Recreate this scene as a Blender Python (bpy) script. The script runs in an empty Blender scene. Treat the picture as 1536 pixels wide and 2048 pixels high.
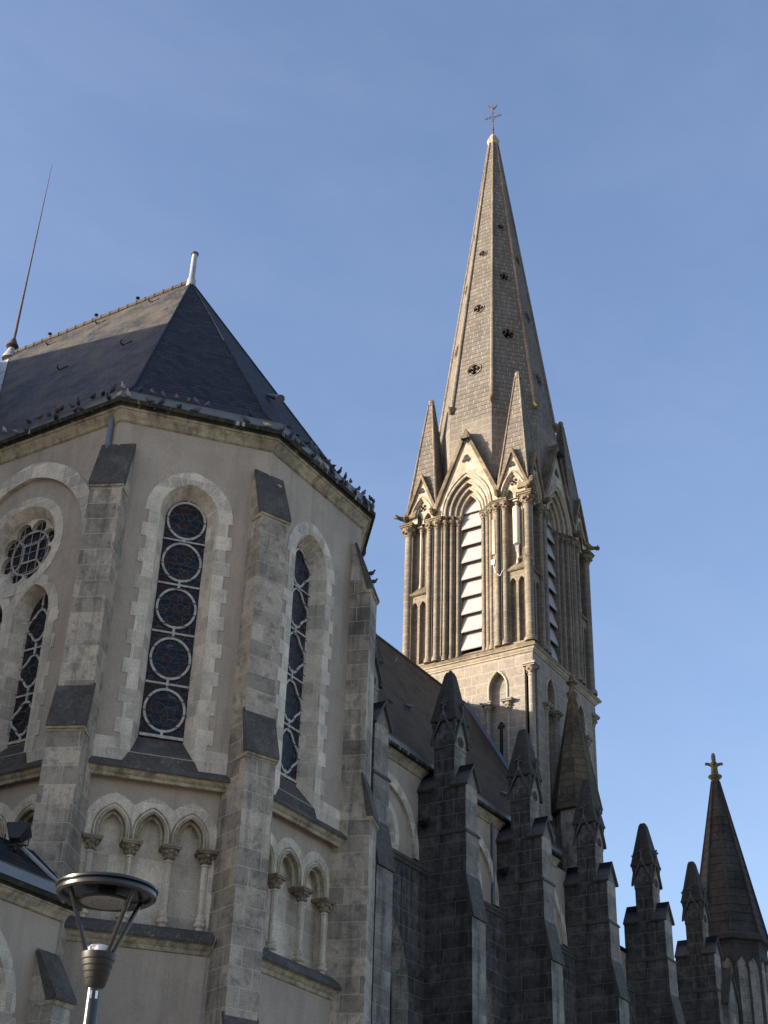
import bpy, bmesh, math, random
from math import sin, cos, pi, radians, sqrt, atan2
from mathutils import Vector, Matrix, noise
from mathutils.geometry import tessellate_polygon
random.seed(7)
S = bpy.context.scene
COL = S.collection

# ------------------------------------------------------------------ camera, sky, sun, exposure
cam_d = bpy.data.cameras.new('camera'); cam = bpy.data.objects.new('camera', cam_d); COL.objects.link(cam)
cam_d.sensor_fit = 'HORIZONTAL'; cam_d.sensor_width = 36.0
cam_d.lens = 36.0 * 2930.4 / 1536.0
cam_d.clip_start = 0.1; cam_d.clip_end = 3000
RT = Vector((0.519, -0.854, 0.030)); UP = Vector((-0.460, -0.250, 0.852)); FW = Vector((0.720, 0.456, 0.523))
FW.normalize(); RT = (RT - FW * RT.dot(FW)).normalized(); UP = RT.cross(FW)
cam.matrix_world = Matrix(((RT.x, UP.x, -FW.x, 0), (RT.y, UP.y, -FW.y, 0), (RT.z, UP.z, -FW.z, 1.6), (0, 0, 0, 1)))
S.camera = cam
S.render.resolution_x = 768; S.render.resolution_y = 1024

SUN_A = radians(48.0)                      # azimuth of the sun, measured from -X towards +Y
SUN_E = math.atan(0.33 * sin(SUN_A))
SUND = Vector((-cos(SUN_A) * cos(SUN_E), sin(SUN_A) * cos(SUN_E), sin(SUN_E)))
world = bpy.data.worlds.new('World'); S.world = world; world.use_nodes = True
wn, wl = world.node_tree.nodes, world.node_tree.links
wn.clear()
wo = wn.new('ShaderNodeOutputWorld'); wb = wn.new('ShaderNodeBackground'); wb.inputs[1].default_value = 0.124
sky = wn.new('ShaderNodeTexSky'); sky.sky_type = 'NISHITA'; sky.sun_disc = False
sky.sun_elevation = SUN_E; sky.sun_rotation = atan2(SUND.x, SUND.y)
sky.air_density = 1.0; sky.dust_density = 2.0; sky.ozone_density = 2.7; sky.altitude = 50
tc = wn.new('ShaderNodeTexCoord'); mp = wn.new('ShaderNodeMapping'); mp.inputs['Scale'].default_value = (1.0, 3.4, 6.5); mp.inputs['Rotation'].default_value = (0.3, 0.2, 0.7)
nz = wn.new('ShaderNodeTexNoise'); nz.inputs['Scale'].default_value = 2.2; nz.inputs['Detail'].default_value = 6; nz.inputs['Roughness'].default_value = 0.62
cr = wn.new('ShaderNodeValToRGB'); cr.color_ramp.elements[0].position = 0.42; cr.color_ramp.elements[1].position = 0.85
cr.color_ramp.elements[0].color = (0, 0, 0, 1); cr.color_ramp.elements[1].color = (0.03, 0.03, 0.03, 1)
mx = wn.new('ShaderNodeMixRGB'); mx.inputs[2].default_value = (4.8, 4.9, 5.6, 1)
wl.new(tc.outputs['Generated'], mp.inputs[0]); wl.new(mp.outputs[0], nz.inputs['Vector']); wl.new(nz.outputs[0], cr.inputs[0])
wl.new(cr.outputs[0], mx.inputs[0]); wl.new(sky.outputs[0], mx.inputs[1]); tn = wn.new('ShaderNodeMixRGB'); tn.blend_type = 'MULTIPLY'; tn.inputs[0].default_value = 1; tn.inputs[2].default_value = (1.10, .955, .94, 1); wl.new(mx.outputs[0], tn.inputs[1]); wl.new(tn.outputs[0], wb.inputs[0]); wl.new(wb.outputs[0], wo.inputs[0])
sl = bpy.data.lights.new('sun', 'SUN'); sl.energy = 3.9; sl.angle = radians(0.5); sl.color = (1.0, 0.905, 0.775)
sun = bpy.data.objects.new('sun', sl); COL.objects.link(sun); sun.location = (-20, 30, 60)
sun.rotation_euler = SUND.to_track_quat('Z', 'Y').to_euler()
S.view_settings.view_transform = 'Standard'; S.view_settings.look = 'None'
S.view_settings.exposure = 1.5; S.view_settings.gamma = 1.0

# ------------------------------------------------------------------ materials
def nt(name):
    m = bpy.data.materials.new(name); m.use_nodes = True
    n, l = m.node_tree.nodes, m.node_tree.links; n.clear()
    o = n.new('ShaderNodeOutputMaterial'); b = n.new('ShaderNodeBsdfPrincipled'); l.new(b.outputs[0], o.inputs[0])
    return m, n, l, b
def c4(c): return (c[0], c[1], c[2], 1)
def noise_n(n, l, vec, scale, detail=5, rough=.6, stretch=None):
    t = n.new('ShaderNodeTexNoise'); t.inputs['Scale'].default_value = scale; t.inputs['Detail'].default_value = detail; t.inputs['Roughness'].default_value = rough
    if stretch:
        m = n.new('ShaderNodeMapping'); m.inputs['Scale'].default_value = stretch; l.new(vec, m.inputs[0]); vec = m.outputs[0]
    l.new(vec, t.inputs['Vector']); return t.outputs[0]
def ramp(n, l, fac, p0, p1, c0=(0, 0, 0), c1=(1, 1, 1)):
    r = n.new('ShaderNodeValToRGB'); e = r.color_ramp.elements; e[0].position = p0; e[1].position = p1; e[0].color = c4(c0); e[1].color = c4(c1)
    l.new(fac, r.inputs[0]); return r.outputs[0]
def mixc(n, l, fac, a, b, mode='MIX'):
    m = n.new('ShaderNodeMixRGB'); m.blend_type = mode
    for i, v in ((0, fac), (1, a), (2, b)):
        if isinstance(v, (int, float)): m.inputs[i].default_value = v
        elif isinstance(v, tuple): m.inputs[i].default_value = c4(v)
        else: l.new(v, m.inputs[i])
    return m.outputs[0]
def bump(n, l, b, h, strength, dist):
    k = n.new('ShaderNodeBump'); k.inputs['Strength'].default_value = strength; k.inputs['Distance'].default_value = dist
    l.new(h, k.inputs['Height']); l.new(k.outputs[0], b.inputs['Normal'])
def stone(name, c1, c2, mortar=None, bw=.8, bh=.4, ms=.012, dark=(.05, .048, .045), dark_amt=.5, streak=.3, pale=(.5, .47, .4), pale_amt=.2, rough=.9, moss=0, bstr=.7, joint=.9, speck=.25, row_shade=0, v1=1.16, v2=.76, drop=0, fin=.55):
    m, n, l, b = nt(name)
    co = n.new('ShaderNodeTexCoord'); P = co.outputs['Object']
    if mortar is not None:
        uvw = n.new('ShaderNodeMixRGB'); uvw.blend_type = 'ADD'; uvw.inputs[0].default_value = .018
        ws = n.new('ShaderNodeTexNoise'); ws.inputs['Scale'].default_value = 3.5; ws.inputs['Detail'].default_value = 3; l.new(P, ws.inputs['Vector'])
        l.new(co.outputs['UV'], uvw.inputs[1]); l.new(ws.outputs['Color'], uvw.inputs[2])
        k = n.new('ShaderNodeTexBrick'); k.inputs['Scale'].default_value = 1; k.inputs['Brick Width'].default_value = bw; k.inputs['Row Height'].default_value = bh
        k.inputs['Mortar Size'].default_value = ms; k.inputs['Mortar Smooth'].default_value = .35; k.inputs['Bias'].default_value = 0; k.offset = .43; k.squash = .72; k.squash_frequency = 3; k.offset_frequency = 2
        k.inputs['Color1'].default_value = c4(tuple(min(.9, x * v1) for x in c1)); k.inputs['Color2'].default_value = c4(tuple(x * v2 for x in c2)); k.inputs['Mortar'].default_value = c4(c1)
        l.new(uvw.outputs[0], k.inputs['Vector']); base = k.outputs[0]; fac = k.outputs[1]
    else:
        base = mixc(n, l, noise_n(n, l, P, .9, 3), c1, c2); fac = None
    big = noise_n(n, l, P, .55, 6, .65)
    fine = noise_n(n, l, P, 9, 6, .7)
    st = noise_n(n, l, P, 1.0, 5, .65, (2.6, 2.6, .16))
    grit = noise_n(n, l, P, 38, 3, .7)
    base = mixc(n, l, ramp(n, l, fine, .38, .68, (0, 0, 0), (fin,) * 3), base, (c1[0] * .5, c1[1] * .49, c1[2] * .47))
    base = mixc(n, l, ramp(n, l, noise_n(n, l, P, 3.3, 7, .72), .5, .6, (0, 0, 0), (dark_amt * .75,) * 3), base, (dark[0] * 1.6, dark[1] * 1.6, dark[2] * 1.6))
    base = mixc(n, l, ramp(n, l, noise_n(n, l, P, 17, 3, .6), .60, .66, (0, 0, 0), (speck,) * 3), base, (pale[0] * 1.1, pale[1] * 1.1, pale[2] * 1.1))
    base = mixc(n, l, ramp(n, l, noise_n(n, l, P, 2.1, 5), .52, .72, (0, 0, 0), (pale_amt,) * 3), base, pale)
    base = mixc(n, l, ramp(n, l, big, .47, .68, (0, 0, 0), (dark_amt,) * 3), base, dark)
    if streak: base = mixc(n, l, ramp(n, l, st, .5, .72, (0, 0, 0), (streak,) * 3), base, dark)
    if moss: base = mixc(n, l, ramp(n, l, noise_n(n, l, P, 3.1, 6, .7), .5, .62, (0, 0, 0), (moss,) * 3), base, (.17, .12, .045))
    if fac is not None: base = mixc(n, l, mixc(n, l, 1.0, fac, (joint,) * 3, 'MULTIPLY'), base, mortar)
    base = mixc(n, l, 1.0, base, ramp(n, l, grit, .3, .7, (.66, .66, .66), (1.2, 1.2, 1.2)), 'MULTIPLY')
    l.new(base, b.inputs['Base Color']); b.inputs['Roughness'].default_value = rough
    b.inputs['Specular IOR Level'].default_value = .25
    if drop:
        base = mixc(n, l, ramp(n, l, noise_n(n, l, P, 1, 4, .6, (7, 7, .8)), .62, .68, (0, 0, 0), (drop,) * 3), base, (.5, .48, .44)); l.new(base, b.inputs['Base Color'])
    if row_shade:  # shadow line along each course edge, painted as a dark band
        sx_ = n.new('ShaderNodeSeparateXYZ'); l.new(uvw.outputs[0], sx_.inputs[0]); dv_ = n.new('ShaderNodeMath'); dv_.operation = 'DIVIDE'; dv_.inputs[1].default_value = bh; l.new(sx_.outputs[1], dv_.inputs[0])
        fr = n.new('ShaderNodeMath'); fr.operation = 'FRACT'; l.new(dv_.outputs[0], fr.inputs[0])
        base = mixc(n, l, 1, base, ramp(n, l, fr.outputs[0], .06, .24, (1 - row_shade,) * 3, (1.05,) * 3), 'MULTIPLY'); l.new(base, b.inputs['Base Color'])
    h = mixc(n, l, .35, fine, grit)
    if fac is not None:
        inv = n.new('ShaderNodeMath'); inv.operation = 'SUBTRACT'; inv.inputs[0].default_value = 1; l.new(fac, inv.inputs[1])
        h = mixc(n, l, .6, h, inv.outputs[0])
    bump(n, l, b, h, bstr, .025)
    return m
def plain(name, col, rough=.5, metal=0, var=.25, sc=6, spec=.5):
    m, n, l, b = nt(name); co = n.new('ShaderNodeTexCoord')
    f = noise_n(n, l, co.outputs['Object'], sc, 5)
    l.new(mixc(n, l, ramp(n, l, f, .3, .7), (col[0] * (1 - var), col[1] * (1 - var), col[2] * (1 - var)), tuple(min(1, c * (1 + var * .6)) for c in col)), b.inputs['Base Color'])
    l.new(ramp(n, l, f, .2, .8, (rough * .8,) * 3, (min(1, rough * 1.25),) * 3), b.inputs['Roughness'])
    b.inputs['Metallic'].default_value = metal; b.inputs['Specular IOR Level'].default_value = spec
    return m
def slate(name, c1, c2, rough, warm=None, bh=.2, bw=.24):
    m, n, l, b = nt(name); co = n.new('ShaderNodeTexCoord'); P = co.outputs['Object']
    k = n.new('ShaderNodeTexBrick'); k.inputs['Scale'].default_value = 1; k.inputs['Brick Width'].default_value = bw; k.inputs['Row Height'].default_value = bh
    k.inputs['Mortar Size'].default_value = .016; k.inputs['Mortar Smooth'].default_value = .6; k.inputs['Color1'].default_value = c4(c1); k.inputs['Color2'].default_value = c4(c2); k.inputs['Mortar'].default_value = (.012, .013, .016, 1)
    l.new(co.outputs['UV'], k.inputs['Vector'])
    base = k.outputs[0]
    if warm: base = mixc(n, l, ramp(n, l, noise_n(n, l, P, .8, 6, .7), .42, .66, (0, 0, 0), (.75,) * 3), base, warm)
    base = mixc(n, l, ramp(n, l, noise_n(n, l, P, 5, 5, .7), .4, .8, (0, 0, 0), (.10,) * 3), base, (.10, .095, .085))
    base = mixc(n, l, ramp(n, l, noise_n(n, l, P, 1.2, 5, .65, (3, 3, .22)), .55, .75, (0, 0, 0), (.09,) * 3), base, (.12, .11, .095))
    l.new(base, b.inputs['Base Color']); b.inputs['Roughness'].default_value = rough; b.inputs['Specular IOR Level'].default_value = .12
    s = n.new('ShaderNodeSeparateXYZ'); l.new(co.outputs['UV'], s.inputs[0])
    md = n.new('ShaderNodeMath'); md.operation = 'FRACT'; dv = n.new('ShaderNodeMath'); dv.operation = 'DIVIDE'; dv.inputs[1].default_value = bh
    l.new(s.outputs[1], dv.inputs[0]); l.new(dv.outputs[0], md.inputs[0])
    inv = n.new('ShaderNodeMath'); inv.operation = 'SUBTRACT'; inv.inputs[0].default_value = 1; l.new(md.outputs[0], inv.inputs[1])
    lap_shade = ramp(n, l, md.outputs[0], 0, .3, (.12,) * 3, (1.15,) * 3); l.new(mixc(n, l, 1, base, lap_shade, 'MULTIPLY'), b.inputs['Base Color'])  # shadow at the edge of each slate row, multiplied into the colour
    bump(n, l, b, mixc(n, l, .25, inv.outputs[0], k.outputs[0]), .8, .03)
    return m
def glassmat():
    m, n, l, b = nt('stained_glass'); co = n.new('ShaderNodeTexCoord'); P = co.outputs['UV']
    w = n.new('ShaderNodeTexNoise'); w.inputs['Scale'].default_value = 1.6; l.new(P, w.inputs['Vector'])
    pv = mixc(n, l, .22, P, w.outputs['Color'], 'ADD')
    v = n.new('ShaderNodeTexVoronoi'); v.inputs['Scale'].default_value = 5.2; l.new(pv, v.inputs['Vector'])
    e = n.new('ShaderNodeTexVoronoi'); e.feature = 'DISTANCE_TO_EDGE'; e.inputs['Scale'].default_value = 5.2; l.new(pv, e.inputs['Vector'])
    s = n.new('ShaderNodeSeparateColor'); l.new(v.outputs['Color'], s.inputs[0])
    r = n.new('ShaderNodeValToRGB'); r.color_ramp.interpolation = 'CONSTANT'; els = r.color_ramp.elements
    els[0].color = (.008, .010, .018, 1); els[1].position = .3; els[1].color = (.03, .009, .010, 1)
    for p, c in ((.48, (.012, .016, .03, 1)), (.62, (.014, .010, .010, 1)), (.78, (.025, .016, .013, 1)), (.9, (.008, .016, .02, 1))):
        q = els.new(p); q.color = c
    l.new(s.outputs[0], r.inputs[0])
    lead = ramp(n, l, e.outputs[0], .018, .04, (1, 1, 1), (0, 0, 0))
    l.new(mixc(n, l, lead, r.outputs[0], (.075, .075, .08)), b.inputs['Base Color'])
    b.inputs['Roughness'].default_value = .42; b.inputs['Specular IOR Level'].default_value = .22
    bump(n, l, b, lead, .5, .02)
    return m
def render_plaster(name, c):
    m, n, l, b = nt(name); co = n.new('ShaderNodeTexCoord'); P = co.outputs['Object']
    g = noise_n(n, l, P, 30, 4, .75)
    base = mixc(n, l, ramp(n, l, noise_n(n, l, P, .5, 5, .6), .35, .7), tuple(x * .84 for x in c), tuple(x * 1.06 for x in c))
    base = mixc(n, l, ramp(n, l, noise_n(n, l, P, 1, 6, .72, (1.8, 1.8, .14)), .48, .68, (0, 0, 0), (.55,) * 3), base, tuple(x * .55 for x in c))
    base = mixc(n, l, ramp(n, l, noise_n(n, l, P, 1.7, 7, .75), .52, .66, (0, 0, 0), (.35,) * 3), base, tuple(x * .6 for x in c))
    base = mixc(n, l, 1, base, ramp(n, l, g, .3, .7, (.78,) * 3, (1.15,) * 3), 'MULTIPLY')
    l.new(base, b.inputs['Base Color']); b.inputs['Roughness'].default_value = .95; b.inputs['Specular IOR Level'].default_value = .15
    bump(n, l, b, g, .5, .012); return m

M = {}
M['plaster'] = render_plaster('roughcast_plaster', (.435, .36, .275))
M['limestone'] = stone('pale_limestone', (.48, .42, .33), (.42, .37, .295), (.52, .475, .4), 1.0, .45, .012, (.09, .08, .07), .5, .4, (.50, .41, .27), .45, joint=.45)
M['surround'] = stone('window_limestone', (.72, .62, .475), (.64, .56, .43), (.73, .65, .53), .62, .39, .010, (.15, .14, .125), .38, .4, (.70, .60, .42), .5, joint=.5, fin=.22, speck=.1, bstr=.45)
M['moulding'] = stone('moulded_limestone', (.55, .465, .32), (.46, .39, .27), None, dark=(.035, .032, .026), dark_amt=.5, streak=.75, pale=(.62, .50, .29), pale_amt=.5)
M['lichen'] = stone('lichen_dark_stone', (.125, .112, .096), (.088, .08, .071), None, dark=(.03, .028, .026), dark_amt=.6, streak=.3, pale=(.2, .18, .145), pale_amt=.5, bstr=1, speck=.8)
M['mossy'] = stone('moss_dark_moulding', (.035, .032, .022), (.022, .021, .016), None, dark=(.012, .012, .01), dark_amt=.6, streak=.5, pale=(.17, .14, .08), pale_amt=.25, moss=.3, bstr=1, speck=.3, drop=.6)
M['buttress'] = stone('grey_buttress_ashlar', (.49, .41, .305), (.375, .32, .245), (.50, .435, .34), 1.15, .45, .013, (.07, .065, .057), .7, .85, (.52, .44, .29), .5, joint=.6, speck=.15, v1=1.2, v2=.74, fin=.3, bstr=.5)
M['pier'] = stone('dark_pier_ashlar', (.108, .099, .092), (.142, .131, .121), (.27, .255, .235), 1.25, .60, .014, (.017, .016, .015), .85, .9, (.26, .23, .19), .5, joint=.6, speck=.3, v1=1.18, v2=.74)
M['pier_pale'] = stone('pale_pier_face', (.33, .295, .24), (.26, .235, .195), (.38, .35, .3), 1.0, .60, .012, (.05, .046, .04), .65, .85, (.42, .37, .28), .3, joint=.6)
M['tower'] = stone('tower_ashlar', (.27, .238, .20), (.36, .322, .27), (.50, .46, .39), 1.05, .58, .015, (.085, .074, .058), .4, .3, (.38, .31, .2), .4, joint=.75)
M['belfry'] = stone('belfry_shaft_stone', (.205, .175, .137), (.27, .232, .185), (.36, .32, .265), 9.0, .52, .016, (.065, .055, .038), .55, .6, (.38, .30, .175), .45, moss=.22, joint=.75)
M['gable'] = stone('pale_gable_stone', (.52, .45, .345), (.43, .375, .29), (.54, .47, .37), .9, .5, .012, (.11, .095, .07), .4, .35, (.60, .49, .31), .4, joint=.55)
M['spire'] = stone('spire_ashlar', (.142, .127, .107), (.182, .162, .136), (.36, .33, .285), .72, .36, .016, (.075, .067, .056), .5, .5, (.34, .28, .19), .35, joint=.85, row_shade=.85, v1=1.18, v2=.74)
M['drum'] = stone('spire_drum_ashlar', (.19, .168, .14), (.235, .21, .175), (.40, .365, .31), .95, .48, .014, (.075, .067, .056), .45, .4, (.34, .28, .19), .35, joint=.7)
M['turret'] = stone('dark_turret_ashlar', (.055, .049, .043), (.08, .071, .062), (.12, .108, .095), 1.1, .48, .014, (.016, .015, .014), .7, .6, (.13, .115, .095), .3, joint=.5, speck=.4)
M['mossroof'] = stone('ochre_lichen_stone', (.115, .098, .07), (.088, .076, .056), (.03, .026, .02), 1.6, .42, .02, (.035, .029, .02), .6, .5, (.24, .14, .04), .5, moss=.45)
M['carved'] = stone('weathered_carving', (.22, .175, .115), (.155, .125, .087), None, dark=(.03, .026, .02), dark_amt=.7, streak=.4, pale=(.4, .32, .18), pale_amt=.5, moss=.3, bstr=1)
M['capital'] = stone('carved_capital_stone', (.36, .30, .205), (.27, .225, .155), None, dark=(.07, .06, .042), dark_amt=.6, streak=.3, pale=(.5, .41, .26), pale_amt=.4, bstr=.8)
M['stained'] = render_plaster('damp_stained_plaster', (.17, .15, .12))
M['niche'] = stone('smooth_niche_stone', (.69, .60, .46), (.65, .565, .44), (.70, .63, .51), 1.4, .62, .008, (.17, .15, .115), .4, .4, (.5, .42, .26), .5, joint=.35, bstr=.3, speck=.1, fin=.25)
M['slate'] = slate('blue_black_slate', (.010, .011, .0145), (.026, .028, .034), .6)
M['slate_warm'] = slate('warm_mottled_slate', (.022, .022, .023), (.060, .058, .055), .62, (.12, .098, .066))  # paler slate with beige blotches, for the slope over the rose window
M['slate_nave'] = slate('brown_nave_slate', (.036, .027, .020), (.068, .051, .036), .75, (.082, .058, .036), bh=.34, bw=.4)
M['zinc'] = plain('grey_zinc', (.13, .14, .155), .42, .3, .25, 3)
M['zinc_pale'] = plain('pale_zinc', (.33, .335, .33), .45, .2, .25, 3)
M['clay'] = plain('terracotta_ridge', (.048, .036, .030), .85, 0, .45, 4)
M['glass'] = glassmat()
M['iron_white'] = plain('weathered_white_iron', (.42, .40, .35), .6, 0, .4, 9)
M['iron_dark'] = plain('dark_iron', (.02, .02, .022), .55, .3, .3, 8)
M['rust'] = plain('rusty_iron', (.075, .05, .045), .6, .3, .5, 6)
M['louvre'] = plain('pale_louvre_board', (.29, .285, .28), .6, 0, .07, 1.5)
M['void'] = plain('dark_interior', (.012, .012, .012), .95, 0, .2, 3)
M['lamp'] = plain('anthracite_powder_coat', (.012, .0115, .011), .24, 0, .12, 14, .5)
M['lamp_cone'] = plain('worn_olive_metal', (.014, .0125, .009), .45, 0, .35, 7)
M['lens'] = plain('lamp_lens', (.15, .135, .105), .25, 0, .2, 8)
M['white'] = plain('white_plastic', (.74, .75, .77), .4, 0, .06, 5)
M['cream'] = plain('cream_fibreglass', (.66, .57, .41), .55, 0, .1, 3)
M['pipe'] = plain('blue_grey_pipe', (.12, .14, .175), .5, .1, .2, 4)
M['joint'] = plain('lime_mortar', (.66, .60, .50), .95, 0, .2, 9)
M['paving'] = stone('street_paving', (.36, .33, .285), (.31, .285, .25), (.2, .19, .17), .6, .3, .01, (.08, .08, .08), .3, 0)
BIRD = {'grey': plain('grey_feathers', (.085, .09, .105), .7, 0, .5, 12), 'dark': plain('charcoal_feathers', (.022, .023, .028), .6, 0, .4, 12),
        'white': plain('mottled_white_feathers', (.42, .38, .34), .8, 0, .6, 9), 'brown': plain('rusty_brown_feathers', (.14, .085, .06), .75, 0, .5, 10)}

# ------------------------------------------------------------------ mesh helpers
class Fr:                                   # a vertical wall plane: u to the right seen from outside, n outward
    def __init__(s, x, y, ux, uy):
        q = math.hypot(ux, uy); s.o = Vector((x, y, 0)); s.u = Vector((ux / q, uy / q, 0)); s.n = Vector((uy / q, -ux / q, 0))
    def p(s, u, n, z): return s.o + s.u * u + s.n * n + Vector((0, 0, z))
class MB:
    def __init__(s): s.v = []; s.f = []; s.mi = []; s.cur = 0
    def face(s, pts):
        i = len(s.v); s.v += [Vector(p) for p in pts]; s.f.append(list(range(i, i + len(pts)))); s.mi.append(s.cur)
    def tess(s, loops3, flip=False):        # flat polygon with holes, lists of 3D points
        tr = tessellate_polygon(loops3); i = len(s.v); fl = [Vector(p) for L in loops3 for p in L]; s.v += fl
        for t in tr:
            s.f.append([i + k for k in t]); s.mi.append(s.cur)
    def loft(s, A, B, closed=True):
        m = len(A)
        for k in range(m if closed else m - 1):
            j = (k + 1) % m; s.face([A[k], A[j], B[j], B[k]])
    def prism(s, F, outer, n0, n1, holes=(), back=False, sides=True):
        Lp = lambda L, n: [F.p(u, n, z) for u, z in L]
        s.tess([Lp(outer, n1)] + [Lp(h, n1) for h in holes])
        if back: s.tess([Lp(outer, n0)] + [Lp(h, n0) for h in holes])
        if sides: s.loft(Lp(outer, n1), Lp(outer, n0))
        for h in holes: s.loft(Lp(h, n1), Lp(h, n0))
    def box(s, F, u0, u1, n0, n1, z0, z1):
        P = [F.p(u, n, z) for z in (z0, z1) for u, n in ((u0, n0), (u1, n0), (u1, n1), (u0, n1))]
        for q in ((0, 1, 2, 3), (4, 5, 6, 7), (0, 1, 5, 4), (1, 2, 6, 5), (2, 3, 7, 6), (3, 0, 4, 7)): s.face([P[k] for k in q])
    def col(s, pts, z0, z1, cap=True):      # vertical extrusion of a plan polygon
        A = [Vector((x, y, z0)) for x, y in pts]; B = [Vector((x, y, z1)) for x, y in pts]; s.loft(A, B)
        if cap: s.tess([A]); s.tess([B])
    def lathe(s, c, prof, seg=16, off=0, caps=True):
        R = []
        for r, z in prof: R.append([Vector((c[0] + r * cos(off + 2 * pi * k / seg), c[1] + r * sin(off + 2 * pi * k / seg), z)) for k in range(seg)])
        for a, b in zip(R, R[1:]): s.loft(a, b)
        if caps: s.face(R[0]); s.face(R[-1])
    def tube(s, pts, r, seg=8, closed=False, r1=None):
        pts = [Vector(p) for p in pts]; m = len(pts); rings = []; ref = None
        for i, p in enumerate(pts):
            a = pts[i - 1] if (i or closed) else p; b = pts[(i + 1) % m] if (i < m - 1 or closed) else p
            d = (b - a).normalized()
            if ref is None: ref = Vector((0, 0, 1)) if abs(d.z) < .9 else Vector((1, 0, 0))
            x = d.cross(ref)
            if x.length < 1e-4: x = d.cross(Vector((0, 1, 0)))
            x.normalize(); y = d.cross(x).normalized(); ref = -(d.cross(x)).normalized() if False else ref
            rr = r if r1 is None else r + (r1 - r) * i / (m - 1)
            rings.append([p + x * rr * cos(2 * pi * k / seg) + y * rr * sin(2 * pi * k / seg) for k in range(seg)])
        for a, b in zip(rings, rings[1:]): s.loft(a, b)
        if closed: s.loft(rings[-1], rings[0])
        else: s.face(rings[0]); s.face(rings[-1])
    def blob(s, c, r, sc=(1, 1, 1), seg=8, rings=5, jit=0.12, seed=0):
        R = []
        for i in range(rings + 1):
            t = pi * i / rings; row = []
            for k in range(seg):
                a = 2 * pi * k / seg; d = Vector((sin(t) * cos(a), sin(t) * sin(a), cos(t)))
                q = 1 + jit * noise.noise(d * 2.3 + Vector((seed * 3.1, c[0], c[2]))) * 2
                row.append(Vector(c) + Vector((d.x * r * sc[0] * q, d.y * r * sc[1] * q, d.z * r * sc[2] * q)))
            R.append(row)
        for a, b in zip(R, R[1:]): s.loft(a, b)
    def sweep(s, path, prof, closed=False, side=1, mats=None):   # mouldings: prof = [(outward, z)], mitred at the corners
        P = [Vector((x, y, 0)) for x, y in path]; m = len(P); off = []
        for i in range(m):
            ns = []
            if i > 0 or closed: d = (P[i] - P[i - 1]).normalized(); ns.append(Vector((d.y, -d.x, 0)) * side)
            if i < m - 1 or closed: d = (P[(i + 1) % m] - P[i]).normalized(); ns.append(Vector((d.y, -d.x, 0)) * side)
            if len(ns) == 1: off.append(ns[0])
            else: b = (ns[0] + ns[1]); b.normalize(); off.append(b / max(.3, b.dot(ns[0])))
        rows = [[P[i] + off[i] * o + Vector((0, 0, z)) for i in range(m)] for o, z in prof]
        for k in range(len(prof) - 1):
            if mats: s.cur = mats[k]
            for i in range(m if closed else m - 1):
                j = (i + 1) % m; s.face([rows[k][i], rows[k][j], rows[k + 1][j], rows[k + 1][i]])
        if not closed:
            for i in (0, m - 1): s.tess([[r[i] for r in rows]])
        s.cur = 0
    def build(s, name, mats, parent=None, smooth=True, bevel=0, merge=True):
        o0 = Vector((0, 0, 0)); q = parent
        while q is not None: o0 = o0 + Vector(q.location); q = q.parent
        me = bpy.data.meshes.new(name)
        me.from_pydata([v - o0 for v in s.v], [], s.f)
        if not isinstance(mats, (list, tuple)): mats = [mats]
        for m in mats: me.materials.append(M[m] if isinstance(m, str) else m)
        for p, k in zip(me.polygons, s.mi): p.material_index = k
        bm = bmesh.new(); bm.from_mesh(me)
        if merge: bmesh.ops.remove_doubles(bm, verts=bm.verts, dist=.0008)
        bmesh.ops.recalc_face_normals(bm, faces=bm.faces)
        uv = bm.loops.layers.uv.new('UVMap')
        for f in bm.faces:
            n = f.normal
            if n.length < .5: n = Vector((0, 0, 1))
            if abs(n.z) > .97: t = Vector((1, 0, 0))
            else: t = Vector((0, 0, 1)).cross(n).normalized()
            w = n.cross(t)
            for L in f.loops:
                c = L.vert.co + o0; L[uv].uv = (c.dot(t), c.dot(w) if abs(n.z) > .3 else c.z)
            f.smooth = smooth
        bm.to_mesh(me); bm.free()
        if smooth: me.set_sharp_from_angle(angle=radians(38))
        ob = bpy.data.objects.new(name, me); COL.objects.link(ob)
        if parent is not None: ob.parent = parent
        if bevel:
            b = ob.modifiers.new('bevel', 'BEVEL'); b.width = bevel; b.segments = 2; b.limit_method = 'ANGLE'; b.angle_limit = radians(40)
        return ob
def thing(name, label, cat, loc=(0, 0, 0), group=None):
    o = bpy.data.objects.new(name, None); COL.objects.link(o); o.location = loc; o.empty_display_size = .3
    return tag(o, label, cat, group)
def tag(o, label, cat, group=None):
    o['label'] = label; o['category'] = cat
    if group: o['group'] = group
    return o
def copy_tree(o, parent=None):
    c = o.copy(); COL.objects.link(c)
    if parent is not None: c.parent = parent
    for ch in list(o.children): copy_tree(ch, c)
    return c
def arch(uc, a, zs, za, n=9):               # pointed arch, left spring -> apex -> right spring
    h = za - zs; R = (a * a + h * h) / (2 * a); th = atan2(h, a - R) if R < a else atan2(h, -(R - a)); L = []
    cl = uc - a + R
    for i in range(n + 1):
        t = pi + (th - pi) * i / n; L.append((cl + R * cos(t), zs + R * sin(t)))
    return L + [(2 * uc - u, z) for u, z in reversed(L[:-1])]
def lancet(uc, a, zb, zs, za, n=9): return [(uc - a, zb), (uc + a, zb)] + list(reversed(arch(uc, a, zs, za, n)))
def circle(uc, zc, r, n=24): return [(uc + r * cos(2 * pi * k / n), zc + r * sin(2 * pi * k / n)) for k in range(n)]
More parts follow.
